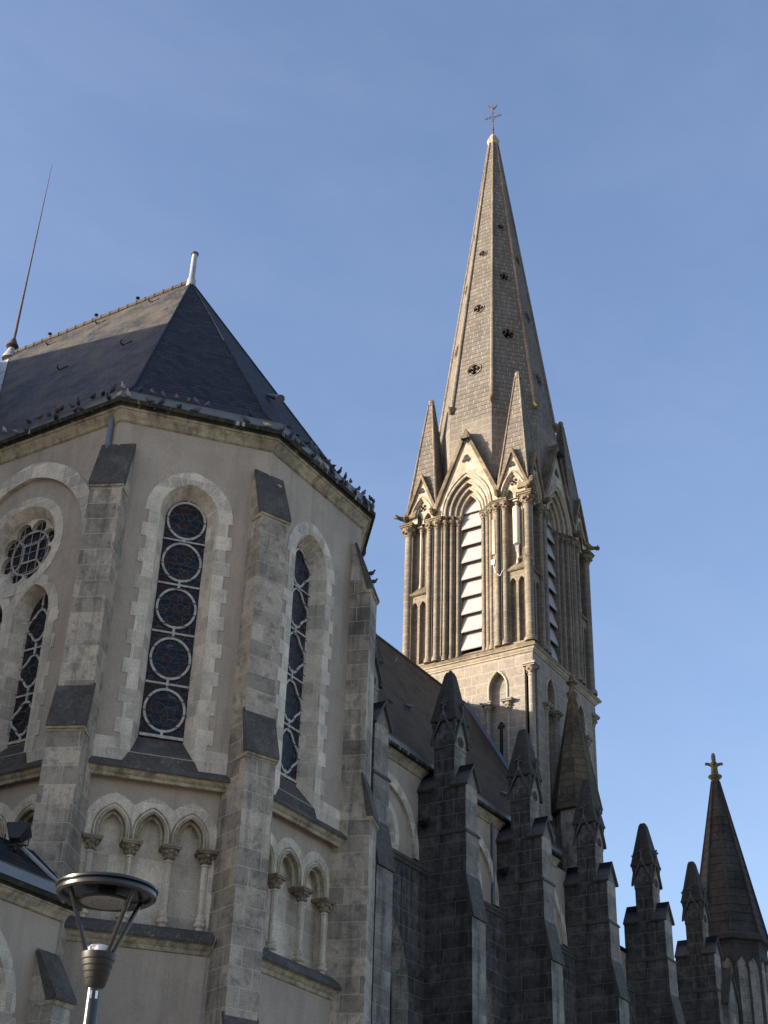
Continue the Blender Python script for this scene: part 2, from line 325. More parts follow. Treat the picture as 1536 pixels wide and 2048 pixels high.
def foil(uc, zc, r, k=5, rot=pi / 2, n=7):  # k-foil outline of overall radius r
    rl = r * (.40 if k > 5 else .46 if k == 5 else .52); d = r - rl; L = []
    if k > 5: rl = r * sin(pi / k) / (1 + sin(pi / k)) * 1.02; d = r - rl
    for j in range(k):
        a0 = rot + 2 * pi * j / k; half = pi / 2 + pi / k - .12
        for i in range(n):
            t = a0 - half + 2 * half * i / (n - 1); L.append((uc + d * cos(a0) + rl * cos(t), zc + d * sin(a0) + rl * sin(t)))
    return L
def flat_bar(mb, F, pts, w, n0, n1, closed=False):     # flat strip along a polyline in a wall plane
    P = [Vector((u, z)) for u, z in pts]; m = len(P); A = []; B = []
    for i in range(m):
        a = P[i - 1] if (i or closed) else P[i]; b = P[(i + 1) % m] if (i < m - 1 or closed) else P[i]
        d = (b - a).normalized(); q = Vector((-d.y, d.x)) * w / 2; A.append(P[i] + q); B.append(P[i] - q)
    for i in range(m if closed else m - 1):
        j = (i + 1) % m
        mb.face([F.p(*(A[i].x, n1, A[i].y)), F.p(A[j].x, n1, A[j].y), F.p(B[j].x, n1, B[j].y), F.p(B[i].x, n1, B[i].y)])
        mb.face([F.p(A[i].x, n0, A[i].y), F.p(A[j].x, n0, A[j].y), F.p(A[j].x, n1, A[j].y), F.p(A[i].x, n1, A[i].y)])
        mb.face([F.p(B[i].x, n0, B[i].y), F.p(B[j].x, n0, B[j].y), F.p(B[j].x, n1, B[j].y), F.p(B[i].x, n1, B[i].y)])

# ------------------------------------------------------------------ ground
g = MB(); g.face([(-900, -900, 0), (900, -900, 0), (900, 900, 0), (-900, 900, 0)])
go = g.build('ground', 'paving'); go['kind'] = 'structure'

# ------------------------------------------------------------------ shared church pieces
CORN = [(0, 0), (.05, .015), (.075, .05), (.05, .085), (.06, .10), (.10, .19), (.19, .26), (.20, .285), (.235, .29), (.235, .325), (.27, .335), (.30, .37), (.30, .395), (.38, .40), (.385, .53), (.33, .56), (.05, .58)]
CMAT = [0] * 10 + [1] * 6
def cornice(path, z, parent, closed=False, side=1, sc=1.0):
    mb = MB(); mb.sweep(path, [(o * sc, z + h * sc) for o, h in CORN], closed, side, CMAT)
    return mb.build('cornice', ['moulding', 'mossy'], parent)
def string_course(F, u0, u1, z, parent, base=0.0, p=.22, sc=1.0):
    mb = MB()
    a, b = F.p(u0, base, 0), F.p(u1, base, 0)
    pr = [(0, z - .24 * sc), (.04, z - .23 * sc), (.06, z - .16 * sc), (.12, z - .13 * sc), (.15, z - .07 * sc), (p - .02, z - .06 * sc), (p, z - .04 * sc), (p, z), (p * .8, z + .07 * sc), (0, z + .21 * sc)]
    mb.sweep([(a.x, a.y), (b.x, b.y)], pr, False, 1, [0] * 5 + [1] * 4)
    return mb.build('string_course', ['moulding', 'lichen'], parent)
def quoined(uc, wn_, ww, zb, zs, wa, za, step=.39, ph=0):   # surround outline with alternating long and short stones
    R = []; z = zb; k = ph
    while z < zs - .02:
        w = ww if k % 2 == 0 else wn_; z1 = min(z + step, zs); R += [(uc + w, z), (uc + w, z1)]; z = z1; k += 1
    L = [(2 * uc - u, zz) for u, zz in reversed(R)]
    return R[:1] + R[1:] + list(reversed(arch(uc, wa, zs, za))) + L
def stained_window(F, uc, a, zb, zs, za, parent, rec=.5, ring_r=None, ring_z=(), shape='round', bars=True):
    mb = MB(); mb.tess([[F.p(u, -rec - .03, z) for u, z in lancet(uc, a + .02, zb, zs, za)]])
    w = mb.build('window', 'glass', parent)
    t = MB(); n0, n1 = -rec - .02, -rec + .02
    for z in ring_z:
        if shape == 'round': pts = [(uc + ring_r * .96 * cos(2 * pi * k / 30), z + ring_r * 1.07 * sin(2 * pi * k / 30)) for k in range(30)]
        else:
            pts = []
            for k in range(40):
                q = 2 * pi * k / 40; r = ring_r * (1 + .13 * cos(4 * (q - pi / 4) + pi)) ; pts.append((uc + r * .92 * cos(q), z + r * sin(q)))
        flat_bar(t, F, pts, .06, n0, n1, True)
    for z, z2 in zip(ring_z, ring_z[1:]):
        m_ = (z + z2) / 2; flat_bar(t, F, [(uc - a, m_), (uc + a, m_)], .05, n0, n1 - .005); flat_bar(t, F, [(uc, z + ring_r), (uc, z2 - ring_r)], .06, n0, n1 + .004)
    if ring_z:
        flat_bar(t, F, [(uc - a, zb + .05), (uc + a, zb + .05)], .07, n0, n1)
        flat_bar(t, F, [(uc, zb), (uc, ring_z[0] - ring_r)], .06, n0, n1 + .004); flat_bar(t, F, [(uc, ring_z[-1] + ring_r), (uc, za)], .05, n0, n1 + .004)
        t.build('medallion_frame', 'iron_white', w, smooth=False)
    if bars:
        b = MB(); z = zb + .33
        while z < za - .15:
            hw = a
            if z > zs: hw = max(.06, a * (1 - ((z - zs) / (za - zs)) ** 1.6))
            b.tube([F.p(uc - hw, n1 + .02, z), F.p(uc + hw, n1 + .02, z)], .009, 5); z += .345
        b.build('saddle_bars', 'rust', w)
    return w

# ------------------------------------------------------------------ transept with its polygonal end
A_ = (23.519, 23.300); B_ = (26.694, 20.623); C_ = (31.356, 20.623); D_ = (34.531, 23.300)
YW = 29.2; RX, RY, RZ = 29.025, 26.5, 34.3
HC = 24.0
tr = thing('church_transept', 'polygonal church transept in beige roughcast with pale stone buttresses and dark slate roof', 'church', (29.0, 25.0, 0))
F1 = Fr(A_[0], A_[1], 0, -1); F2 = Fr(A_[0], A_[1], B_[0] - A_[0], B_[1] - A_[1]); F3 = Fr(B_[0], B_[1], 1, 0)
F4 = Fr(C_[0], C_[1], D_[0] - C_[0], D_[1] - C_[1]); F5 = Fr(D_[0], D_[1], 0, 1)
L2 = math.hypot(B_[0] - A_[0], B_[1] - A_[1]); L3 = C_[0] - B_[0]
ZS, ZL = 14.33, 10.50                        # string courses
wall = MB()
# rose bay holes
def rose_holes(uc): return [circle(uc, 20.93, 1.22, 32), lancet(uc + .80, .62, 14.85, 18.75, 19.62), lancet(uc - .80, .62, 14.85, 18.75, 19.62)]
UR = -3.0
wall.prism(F1, [(-5.9, ZS - .2), (0, ZS - .2), (0, HC + .1), (-5.9, HC + .1)], -.02, 0, rose_holes(UR), sides=False)
U2, U3 = 2.09, 2.19
HOLE = lambda uc: lancet(uc, .78, 14.78, 21.55, 22.48)
for F, L, uc in ((F2, L2, U2), (F3, L3, U3)):
    wall.prism(F, [(0, ZS - .2), (L, ZS - .2), (L, HC + .1), (0, HC + .1)], -.02, 0, [HOLE(uc)], sides=False)
for F, L in ((F4, L2), (F5, 5.9)): wall.prism(F, [(0, 0), (L, 0), (L, HC + .1), (0, HC + .1)], -.02, 0, sides=False)
for F, u0, u1 in ((F1, -5.9, 0), (F2, 0, L2), (F3, 0, L3)): wall.prism(F, [(u0, 0), (u1, 0), (u1, ZL - .05), (u0, ZL - .05)], -.3, 0)
# recessed blind arcades between the string courses
def arcade(F, u0, u1, cs, a, parent, rec=.18):
    us = [c - a - .09 for c in cs] + [cs[-1] + a + .09]
    zcap, zsp, zap = 12.66, 12.9, 13.42
    sa = lambda c_, a_, zs_, za_, n_=9: [(c_ - a_, zcap)] + arch(c_, a_, zs_, za_, n_) + [(c_ + a_, zcap)]
    edge = [(us[0], ZL + .05), (us[-1], ZL + .05), (us[-1], zcap)]
    for c in reversed(cs): edge += list(reversed(sa(c, a, zsp, zap)))
    hole = edge + [(us[0], zcap)]
    wall.tess([[F.p(u, -rec, z) for u, z in L_] for L_ in ([(u0, ZL - .1), (u1, ZL - .1), (u1, ZS - .1), (u0, ZS - .1)], hole)])
    st = MB()                                 # voussoir stones lying flush in the plaster
    out = [(u0 + .02, zcap - .02), (us[0], zcap - .02)]
    inner = []
    for c in cs: inner += sa(c, a, zsp, zap)
    ext = []
    sp = cs[1] - cs[0]
    for i, c in enumerate(cs):
        ea = [(c - a - .32, zsp - .3)] + arch(c, a + .32, zsp + .08, zap + .36, 14) + [(c + a + .32, zsp - .3)]
        lo = (u0 + .02) if i == 0 else c - sp / 2; hi = (u1 - .02) if i == len(cs) - 1 else c + sp / 2
        ext += [(max(lo, min(hi, u)), z) for u, z in ea if lo - .001 <= u <= hi + .001]
    poly = [(u0 + .02, zcap - .04), (us[0], zcap - .04)] + inner + [(us[-1], zcap - .04), (u1 - .02, zcap - .04)] + list(reversed(ext))
    st.prism(F, poly, -rec - .32, -rec + .014)
    st.box(F, u0 + .02, us[0], -rec - .3, -rec + .014, ZL, zcap - .04); st.box(F, us[-1], u1 - .02, -rec - .3, -rec + .014, ZL, zcap - .04)
    st.cur = 1
    for i, c in enumerate(cs):
        for (p_, q_) in list(zip(arch(c, a + .32, zsp + .08, zap + .36, 5), arch(c, a + .01, zsp, zap, 5)))[1:-1]:
            if abs(p_[0] - c) <= sp / 2 and u0 + .05 < p_[0] < u1 - .05: flat_bar(st, F, [p_, q_], .014, -rec + .014, -rec + .0165)
    st.cur = 0
    o = st.build('arcade', ['surround', 'joint'], parent)
    nb = MB(); nb.prism(F, [(us[0] - .1, ZL), (us[-1] + .1, ZL), (us[-1] + .1, zap + .2), (us[0] - .1, zap + .2)], -rec - .5, -rec - .29, sides=False)
    nb.build('niche_back', 'niche', o)
    r = MB()
    for c in cs:
        r.tube([F.p(u, -rec + .02, z) for u, z in sa(c, a + .005, zsp, zap, 10)], .042, 8); r.tube([F.p(u, -rec + .012, z) for u, z in sa(c, a + .1, zsp, zap + .11, 10)], .022, 6)
        r.tube([F.p(u, -rec - .12, z) for u, z in sa(c, a - .06, zsp, zap - .07, 10)], .05, 8)
    r.build('arch_roll', 'moulding', o)
    for u in us:
        k = MB(); c = F.p(u, -rec - .02, 0); c2 = (c.x, c.y)
        k.lathe(c2, [(.105, 10.60), (.105, 10.86), (.125, 10.87), (.15, 10.90), (.15, 10.95), (.115, 10.98), (.11, 11.0), (.13, 11.03), (.13, 11.07), (.095, 11.10), (.088, 11.16), (.084, 12.28), (.105, 12.29), (.105, 12.33), (.085, 12.34), (.10, 12.42), (.15, 12.53), (.19, 12.58)], 18)
        w = .145
        k.box(F, u - w, u + w, -rec - .02 - w, -rec - .02 + w, 10.52, 10.66)
        k.box(F, u - .215, u + .215, -rec - .3, -rec + .19, 12.58, 12.62); k.box(F, u - .24, u + .24, -rec - .3, -rec + .21, 12.622, 12.665)
        for q in range(8):
            t = 2 * pi * q / 8 + .2; k.blob((c.x + .155 * cos(t), c.y + .155 * sin(t), 12.5 + .03 * (q % 2)), .052, (1, 1, .9), 7, 4, .2, q)
            k.blob((c.x + .115 * cos(t + .4), c.y + .115 * sin(t + .4), 12.40), .036, (1, 1, 1.2), 6, 4, .2, q + 9)
        for f in range(len(k.f)):
            if k.v[k.f[f][0]].z > 12.335: k.mi[f] = 1
        k.build('column', ['niche', 'capital'], o)
    return o
arcade(F2, .0, L2, [1.17, 2.09, 3.01], .34, tr)
arcade(F3, .0, L3, [1.16, 2.33, 3.50], .42, tr)
arcade(F1, -5.9, 0, [-4.87, -3.65, -2.43, -1.21], .42, tr)
wall.build('wall', 'plaster', tr)
for F, u0, u1 in ((F1, -5.7, -.3), (F2, .3, L2 - .3), (F3, .3, L3 - .3)):
    string_course(F, u0, u1, ZS, tr)
    string_course(F, u0 - .1, u1 + .1, ZL, tr, 0.0, .25, 1.25)
# pale base course under the windows
for F, p0_, p1_ in ((F2, 0, U2 - 1.0), (F2, U2 + 1.0, L2), (F3, 0, U3 - 1.0), (F3, U3 + 1.0, L3), (F1, -1.2, 0)):
    b = MB(); b.prism(F, [(p0_, ZS + .1), (p1_, ZS + .1), (p1_, 15.08), (p0_, 15.08)], 0, .010); b.build('base_course', 'surround', tr)
RZS = (16.12, 17.53, 18.95, 20.3, 21.56)
for F, uc, shp in ((F2, U2, 'round'), (F3, U3, 'lobed')):
    w = stained_window(F, uc, .55, 15.38, 21.55, 22.22, tr, .4, .52, RZS, shp)
    s = MB(); s.prism(F, quoined(uc, 1.06, 1.2, ZS + .1, 21.5, 1.17, 22.84), 0, .018, [lancet(uc, .77, ZS + .1, 21.55, 22.46)])
    In = lancet(uc, .77, 14.76, 21.55, 22.46); Ot = lancet(uc, .55, 15.36, 21.55, 22.22)
    s.loft([F.p(u, .018, z) for u, z in In[1:] + In[:1]], [F.p(u, -.44, z) for u, z in Ot[1:] + Ot[:1]], False)
    jo, ji = arch(uc, 1.17, 21.5, 22.84, 5), arch(uc, .77, 21.5, 22.46, 5); s.cur = 1
    for (a, b_) in zip(jo, ji): flat_bar(s, F, [a, b_], .016, .018, .0205)
    s.cur = 0
    s.build('window_surround', ['surround', 'joint'], w)
    si = MB(); a0, a1 = .82, .60
    si.face([F.p(uc - a0, .03, 14.72), F.p(uc + a0, .03, 14.72), F.p(uc + a1, -.44, 15.36), F.p(uc - a1, -.44, 15.36)])
    si.prism(F, [(uc - 1.0, ZS + .05), (uc + 1.0, ZS + .05), (uc + .8, 14.74), (uc - .8, 14.74)], 0, .03)
    si.build('sill', 'lichen', w)
# rose bay (also used by the nave)
def rose_bay(F, uc, parent, hood_a, hood_zs, hood_za, low=True):
    rz = 20.93
    d = MB()
    d.prism(F, circle(uc, rz, 1.0, 40), -.42, -.26, [foil(uc, rz, .97, 8, pi / 8)], sides=False)
    d.loft([F.p(u, .026, z) for u, z in circle(uc, rz, 1.22, 40)], [F.p(u, -.15, z) for u, z in circle(uc, rz, 1.03, 40)])
    d.loft([F.p(u, -.15, z) for u, z in circle(uc, rz, 1.03, 40)], [F.p(u, -.26, z) for u, z in circle(uc, rz, 1.0, 40)])
    g1 = MB(); g1.tess([[F.p(u, -.40, z) for u, z in circle(uc, rz, 1.0, 32)]])
    w = g1.build('rose_window', 'glass', parent)
    d.build('rose_tracery', 'surround', w)
    ir = MB(); n0, n1 = -.39, -.35
    flat_bar(ir, F, circle(uc, rz, .66, 32), .05, n0, n1, True)
    q = .26; sq = [(uc - q, rz - q), (uc + q, rz - q), (uc + q, rz + q), (uc - q, rz + q)]; flat_bar(ir, F, sq, .05, n0, n1 + .004, True)
    for k in range(4):
        t = pi / 4 + k * pi / 2; flat_bar(ir, F, [(uc + .37 * cos(t), rz + .37 * sin(t)), (uc + .94 * cos(t), rz + .94 * sin(t))], .05, n0, n1 + .002)
    for k in range(-2, 3):
        ir.tube([F.p(uc - .9, n1 + .02, rz + .3 * k), F.p(uc + .9, n1 + .02, rz + .3 * k)], .008, 5); ir.tube([F.p(uc + .3 * k, n1 + .02, rz - .9), F.p(uc + .3 * k, n1 + .02, rz + .9)], .008, 5)
    ir.build('medallion_frame', 'iron_white', w, smooth=False)
    sr = MB(); sr.prism(F, circle(uc, rz, 1.5, 40), 0, .026, [circle(uc, rz, 1.22, 40)])
    sr.cur = 1
    for k in range(22):                        # joints of the ring stones
        t = 2 * pi * k / 22; flat_bar(sr, F, [(uc + 1.23 * cos(t), rz + 1.23 * sin(t)), (uc + 1.49 * cos(t), rz + 1.49 * sin(t))], .014, .026, .029)
    sr.build('window_surround', ['surround', 'joint'], w)
    for sgn in ((1, -1) if low else ()):
        c = uc + .80 * sgn
        lw = stained_window(F, c, .42, 15.33, 18.8, 19.52, parent, .38, .40, (15.98, 17.28, 18.58), 'lobed')
        s = MB(); mid = .85
        ou = [(u if (u - uc) * sgn > .02 else uc + .0 * sgn, z) for u, z in quoined(c, .9, 1.02, ZS + .1, 18.6, .96, 19.95)]
        s.prism(F, ou, 0, .012 + .006 * (sgn > 0), [lancet(c, .61, ZS + .12, 18.75, 19.6)])
        In = lancet(c, .61, 14.84, 18.75, 19.6); Ot = lancet(c, .42, 15.31, 18.8, 19.5)
        s.loft([F.p(u, .014, z) for u, z in In[1:] + In[:1]], [F.p(u, -.42, z) for u, z in Ot[1:] + Ot[:1]], False)
        s.build('window_surround', 'surround', lw)
        si = MB(); si.face([F.p(c - .61, .02, 14.8), F.p(c + .61, .02, 14.8), F.p(c + .42, -.42, 15.31), F.p(c - .42, -.42, 15.31)])
        si.prism(F, [(c - .84, ZS + .05), (c + .84, ZS + .05), (c + .7, 14.82), (c - .7, 14.82)], 0, .022); si.build('sill', 'lichen', lw)
    h = MB()
    oa = arch(uc, hood_a, hood_zs, hood_za, 14); ia = arch(uc, hood_a - .42, hood_zs, hood_za - .5, 14)
    P1 = [F.p(u, .12, z) for u, z in oa]; P0 = [F.p(u, 0, z) for u, z in oa]; Q1 = [F.p(u, .14, z) for u, z in ia]; Q0 = [F.p(u, 0, z) for u, z in ia]
    h.loft(P1, Q1, False); h.loft(P1, P0, False); h.loft(Q1, Q0, False)
    h.build('hood_arch', 'surround', parent)
rose_bay(F1, UR, tr, 2.75, 20.4, 23.52)
path_t = [(A_[0], YW), A_, B_, C_, D_, (D_[0], YW)]
cornice(path_t, HC, tr)
gz = HC + .56
gt = MB(); gt.sweep(path_t, [(.30, gz), (.33, gz + .01), (.34, gz + .2), (.355, gz + .22), (.335, gz + .235), (.22, gz + .225), (.22, gz)])
gt.build('gutter', 'zinc', tr)
def roof_ring(o, z): # eave polygon offset
    P = [Vector((x, y, 0)) for x, y in path_t]; out = []
    ns = [(-1, 0), None, None, None, None, (1, 0)]
    for i in range(6):
        if i in (0, 5): n_ = Vector((ns[i][0], 0, 0))
        else:
            d1 = (P[i] - P[i - 1]).normalized(); d2 = (P[i + 1] - P[i]).normalized(); n1 = Vector((d1.y, -d1.x, 0)); n2 = Vector((d2.y, -d2.x, 0)); n_ = (n1 + n2).normalized(); n_ = n_ / n_.dot(n1)
        q = P[i] + n_ * o; out.append(Vector((q.x, q.y, z)))
    return out
e0 = roof_ring(.24, gz + .12); e1 = roof_ring(-.55, gz + 1.10)
AP = Vector((RX, RY, RZ)); YR = 35.0; RE = Vector((RX, YR, RZ))
for r in (e0, e1): r[0].y = r[5].y = YR
rf = MB()
for i in range(5): rf.face([e0[i], e0[i + 1], e1[i + 1], e1[i]])
rf.face([e1[0], e1[1], AP, RE]); rf.face([e1[4], e1[5], RE, AP])
for i in (1, 2, 3): rf.face([e1[i], e1[i + 1], AP])
rf.mi = [1 if k in (0, 5) else 0 for k in range(len(rf.f))]
roof_o = rf.build('roof', ['slate', 'slate_warm'], tr, smooth=False)
# hip rolls, ridge tiles, ridge studs, ladder hooks
hp = MB()
for i in (1, 2, 3, 4): hp.tube([e0[i] + Vector((0, 0, .01)), e1[i] + Vector((0, 0, .01)), AP], .035, 6)
hp.build('hip_roll', 'slate', roof_o)
rg = MB(); y = RY
while y < YR - .2:
    rg.tube([(RX, y, RZ + .01), (RX, y + .40, RZ + .03)], .085, 8); rg.tube([(RX, y + .36, RZ + .02), (RX, y + .41, RZ + .05)], .10, 8); y += .40
rg.build('ridge_tiles', 'clay', roof_o)
for y in (28.9, 30.8, 33.0):
    k = MB(); k.tube([(RX, y, RZ), (RX, y, RZ + .24)], .018, 6); k.lathe((RX, y), [(.03, RZ + .22), (.075, RZ + .25), (.075, RZ + .29), (.03, RZ + .31)], 8); k.build('ridge_stud', 'iron_dark', roof_o)
nrm = (RE - AP).cross(e1[1] - AP).normalized()
if nrm.x > 0: nrm = -nrm
sld = Vector((nrm.z, 0, -nrm.x)).normalized()
if sld.z < 0: sld = -sld
def roof_pt(y, z):
    t = (RZ - z) / (RZ - e1[0].z); return Vector((RX + (e1[0].x - RX) * t, y, z))
for y, z in ((27.95, 33.75), (30.34, 33.75), (32.5, 33.55), (26.75, 29.95), (29.4, 29.95)):
    p = roof_pt(y, z); k = MB()
    k.tube([p + nrm * .01, p + nrm * .12 - sld * .02, p + nrm * .16 + sld * .07], .028, 6); k.tube([p + nrm * .01, p + nrm * .03 + sld * .02 - Vector((0, .4, 0))], .02, 5)
    for f in range(len(k.f)):
        if f > len(k.f) // 2 + 6: k.mi[f] = 1
    k.build('roof_hook', ['iron_dark', 'iron_white'], roof_o)
fin = MB(); fin.lathe((RX, RY), [(.17, RZ - .25), (.15, RZ + .05), (.105, RZ + .2), (.09, RZ + 1.20), (.13, RZ + 1.21), (.13, RZ + 1.27), (.05, RZ + 1.30)], 14)
for f in range(len(fin.f)):
    if fin.v[fin.f[f][0]].z > RZ + 1.205: fin.mi[f] = 1
fin.build('roof_finial', ['zinc_pale', 'iron_dark'], roof_o)
# little hooded vent on the right-hand slope
t = .56; v0 = (e1[2].lerp(e1[3], .42)).lerp(AP, .22); n3 = (e1[3] - e1[2]).cross(AP - e1[2]).normalized()
if n3.z < 0: n3 = -n3
vt = MB(); dn = Vector((0, -.5, -.85)).normalized()
vt.tube([v0 + Vector((0, .25, .42)), v0 + n3 * .16 + Vector((0, 0, .1)), v0 + n3 * .26 + dn * .1], .04, 10, False, .17); vt.build('roof_vent', 'zinc', roof_o)
# buttresses
def buttress(P, b, parent, rain=False):
    b = Vector((b[0], b[1], 0)).normalized(); F = Fr(P[0], P[1], -b.y, b.x)     # n = b
    F.n = b; w = .43
    def prof(pts): return [(s_, z) for s_, z in pts]
    body = [(-.6, 0), (1.0, 0), (1.0, 7.7), (.69, 8.8), (.67, 14.9), (.46, 16.0), (.45, 21.55), (-.6, 21.55)]
    m_ = MB()
    Lf = [F.p(-w, s_, z) for s_, z in body]; Rt = [F.p(w, s_, z) for s_, z in body]
    m_.tess([Lf]); m_.tess([Rt]); m_.loft(Lf, Rt)
    cp = [(-.6, 21.55), (.45, 21.55), (.43, 21.86), (0, 23.2), (-.6, 23.2)]
    Lf = [F.p(-w, s_, z) for s_, z in cp]; Rt = [F.p(w, s_, z) for s_, z in cp]; m_.tess([Lf]); m_.tess([Rt]); m_.loft(Lf, Rt)
    o = m_.build('buttress', 'buttress', parent, bevel=.022)
    for (s0, z0, s1, z1) in ((.52, 21.72, -.02, 23.28), (.76, 14.92, .44, 16.12), (1.08, 7.7, .66, 8.9)):
        c = MB(); we = w + .035
        pr = [(s0, z0 - .02), (s0, z0 + .07), (s1, z1), (s1 - .06, z1 - .02), (s0 - .18, z0 - .02)]
        Lf = [F.p(-we, q, z) for q, z in pr]; Rt = [F.p(we, q, z) for q, z in pr]; c.tess([Lf]); c.tess([Rt]); c.loft(Lf, Rt)
        c.cur = 1; pr = [(s0 - .02, z0 - .021), (s0 - .03, z0 - .07), (s0 - .07, z0 - .09), (s0 - .075, z0 - .13), (s0 - .5, z0 - .13), (s0 - .5, z0 - .021)]
        Lf = [F.p(-we + .005, q, z) for q, z in pr]; Rt = [F.p(we - .005, q, z) for q, z in pr]; c.tess([Lf]); c.tess([Rt]); c.loft(Lf, Rt)
        c.build('weathering', ['lichen', 'moulding'], o)
    return o
b12 = F1.n + F2.n; b23 = F2.n + F3.n; b34 = F3.n + F4.n; b45 = F4.n + F5.n
for P, bb in ((A_, b12), (B_, b23), (C_, b34), (D_, b45)): buttress(P, bb, tr)
# rainwater pipe on the rose-window wall
pp = MB(); q0 = F1.p(-.30, .10, 0)
pp.tube([(q0.x, q0.y, 24.12), (q0.x, q0.y, 23.2)], .075, 12); pp.tube([(q0.x, q0.y, 23.25), (q0.x, q0.y, 10)], .066, 12); pp.tube([(q0.x, q0.y, 23.3), (q0.x, q0.y, 23.22)], .088, 12); pp.build('rainwater_pipe', 'pipe', tr)

# ------------------------------------------------------------------ choir (mostly outside the picture, it throws the long shadow)
ch = thing('church_choir', 'choir roof with broad zinc valley at the far left behind the lightning rod', 'church', (14, 35, 0))
CZ = 33.7
w = MB(); CX0 = 4.0
w.col([(CX0, YW), (RX - 5.4, YW), (RX - 5.4, 40.8), (CX0, 40.8), (CX0 - 4, 38), (CX0 - 4, 32)], 0, 24.5); w.build('wall', 'plaster', ch)
r = MB(); ez = gz + .1
r.face([(CX0, YW - .25, ez), (RX, YW - .25, ez), (RX, YR, CZ), (CX0, YR, CZ)]); r.face([(CX0, 41, ez), (RX, 41, ez), (RX, YR, CZ), (CX0, YR, CZ)])
for p, q in (((CX0, YW - .25), (CX0 - 4.2, 32)), ((CX0 - 4.2, 32), (CX0 - 4.2, 38)), ((CX0 - 4.2, 38), (CX0, 41))): r.face([(p[0], p[1], ez), (q[0], q[1], ez), (CX0, YR, CZ)])
r.build('roof', 'slate', ch, smooth=False)
cornice([(CX0 - 4, 32), (CX0, YW), (A_[0], YW)], HC, ch)
# zinc valley between choir and transept roofs
v = MB()
tA = roof_pt(YR, RZ); 
vb = Vector((A_[0] - .1, YW - .1, gz + .3)); vtop = Vector((RX - .35, YR - .1, CZ + .05))
def on_tr(y, z): return roof_pt(y, z) + nrm * .02
for k in range(6):
    a, b2 = k / 6, (k + 1) / 6
    P0 = vb.lerp(vtop, a); P1 = vb.lerp(vtop, b2)
    z0, z1 = P0.z, P1.z
    c0 = Vector((roof_pt(0, z0).x, YW - .25 + (YR - YW + .25) * (z0 - ez) / (CZ - ez), z0)); c1 = Vector((roof_pt(0, z1).x, YW - .25 + (YR - YW + .25) * (z1 - ez) / (CZ - ez), z1))
    v.face([c0 + nrm * .025, c1 + nrm * .025, c1 + nrm * .025 - Vector((0, .5, 0)), c0 + nrm * .025 - Vector((0, .5, 0))])
    up = Vector((0, -.03, .02)); v.face([c0 + up, c1 + up, c1 + up - Vector((.5, 0, 0)), c0 + up - Vector((.5, 0, 0))])
    v.tube([c1 + nrm * .03, c1 + nrm * .03 - Vector((0, .5, 0))], .012, 4); v.tube([c1 + up * 1.2, c1 + up * 1.2 - Vector((.5, 0, 0))], .012, 4)
v.build('valley_flashing', 'zinc_pale', ch, smooth=False)

# ------------------------------------------------------------------ nave with its row of pinnacled piers
nv = thing('church_nave', 'long church nave with steep brown slate roof and dark pinnacled stone piers', 'church', (55, 31, 0))
N0 = Fr(34.5, YW, 1, 0)                      # u = x - 34.5
PX = [43.0, 50.0, 56.95, 63.95, 71.1, 78.15]
BC = [46.55, 53.5, 60.4]
w = MB(); holes = []
for c in BC: holes += [circle(c - 34.5, 20.93, 1.22, 32), lancet(c - 34.5, 1.3, 13.0, 14.6, 17.2)]
w.prism(N0, [(0, 0), (30.2, 0), (30.2, HC + .1), (0, HC + .1)], -.02, 0, holes, sides=False)
w.prism(N0, [(30.2, 0), (51, 0), (51, 21.9), (30.2, 21.9)], -.5, 0)
w.box(N0, 0, 29.8, -11.6, -11.0, 0, 24.5); w.box(N0, 29.8, 51, -11.6, -11, 0, 21.9); w.box(N0, 50.2, 51, -11, -.5, 0, 21.9)
w.build('wall', 'plaster', nv)
for c in BC: rose_bay(N0, c - 34.5, nv, 2.95, 20.45, 23.4, False)
lw = MB(); lw.prism(N0, [(0, 0), (44, 0), (44, 20.0), (0, 20.0)], .0, .45, [lancet(c - 34.5, 1.75, 12.4, 14.8, 17.9) for c in BC], sides=False)
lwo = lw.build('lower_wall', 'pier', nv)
lc = MB(); lc.sweep([(34.5, YW - .45), (78.5, YW - .45)], [(0, 19.78), (.05, 19.8), (.08, 19.92), (.12, 19.95), (.12, 20.03), (-.45, 20.45)], False, 1); lc.build('ledge', 'lichen', lwo)
for c in BC:
    sw = stained_window(N0, c - 34.5, 1.3, 13.05, 14.6, 17.15, nv, .0, .55, (), 'round')
    s_ = MB(); s_.loft([N0.p(u, .45, z) for u, z in lancet(c - 34.5, 1.75, 12.4, 14.8, 17.9)], [N0.p(u, .02, z) for u, z in lancet(c - 34.5, 1.3, 13.0, 14.6, 17.2)]); s_.build('window_surround', 'pier_pale', sw)
cornice([(D_[0], YW), (62.6, YW)], HC, nv)
gt = MB(); gt.sweep([(D_[0], YW), (62.6, YW)], [(.30, gz), (.33, gz + .01), (.34, gz + .2), (.355, gz + .22), (.335, gz + .235), (.22, gz + .225), (.22, gz)]); gt.build('gutter', 'zinc', nv)
r = MB(); x0, x1 = RX, 64.3; NZ = 34.35
r.face([(x0, YW - .22, gz + .12), (x1, YW - .22, gz + .12), (x1, YW + .6, gz + 1.15), (x0, YW + .6, gz + 1.15)])
r.face([(x0, YW + .6, gz + 1.15), (x1, YW + .6, gz + 1.15), (x1, YR, NZ), (x0, YR, NZ)])
r.face([(x0, 41, gz + .1), (x1, 41, gz + .1), (x1, YR, NZ), (x0, YR, NZ)])
nroof = r.build('roof', 'slate_nave', nv, smooth=False)
r = MB(); r.face([(66.5, YW - .2, 22.0), (85.4, YW - .2, 22.0), (85.4, YW + .5, 22.5), (66.5, YW + .5, 22.5)]); r.face([(66.5, YW + .5, 22.5), (85.4, YW + .5, 22.5), (85.4, 40.5, 22.6), (66.5, 40.5, 22.6)])
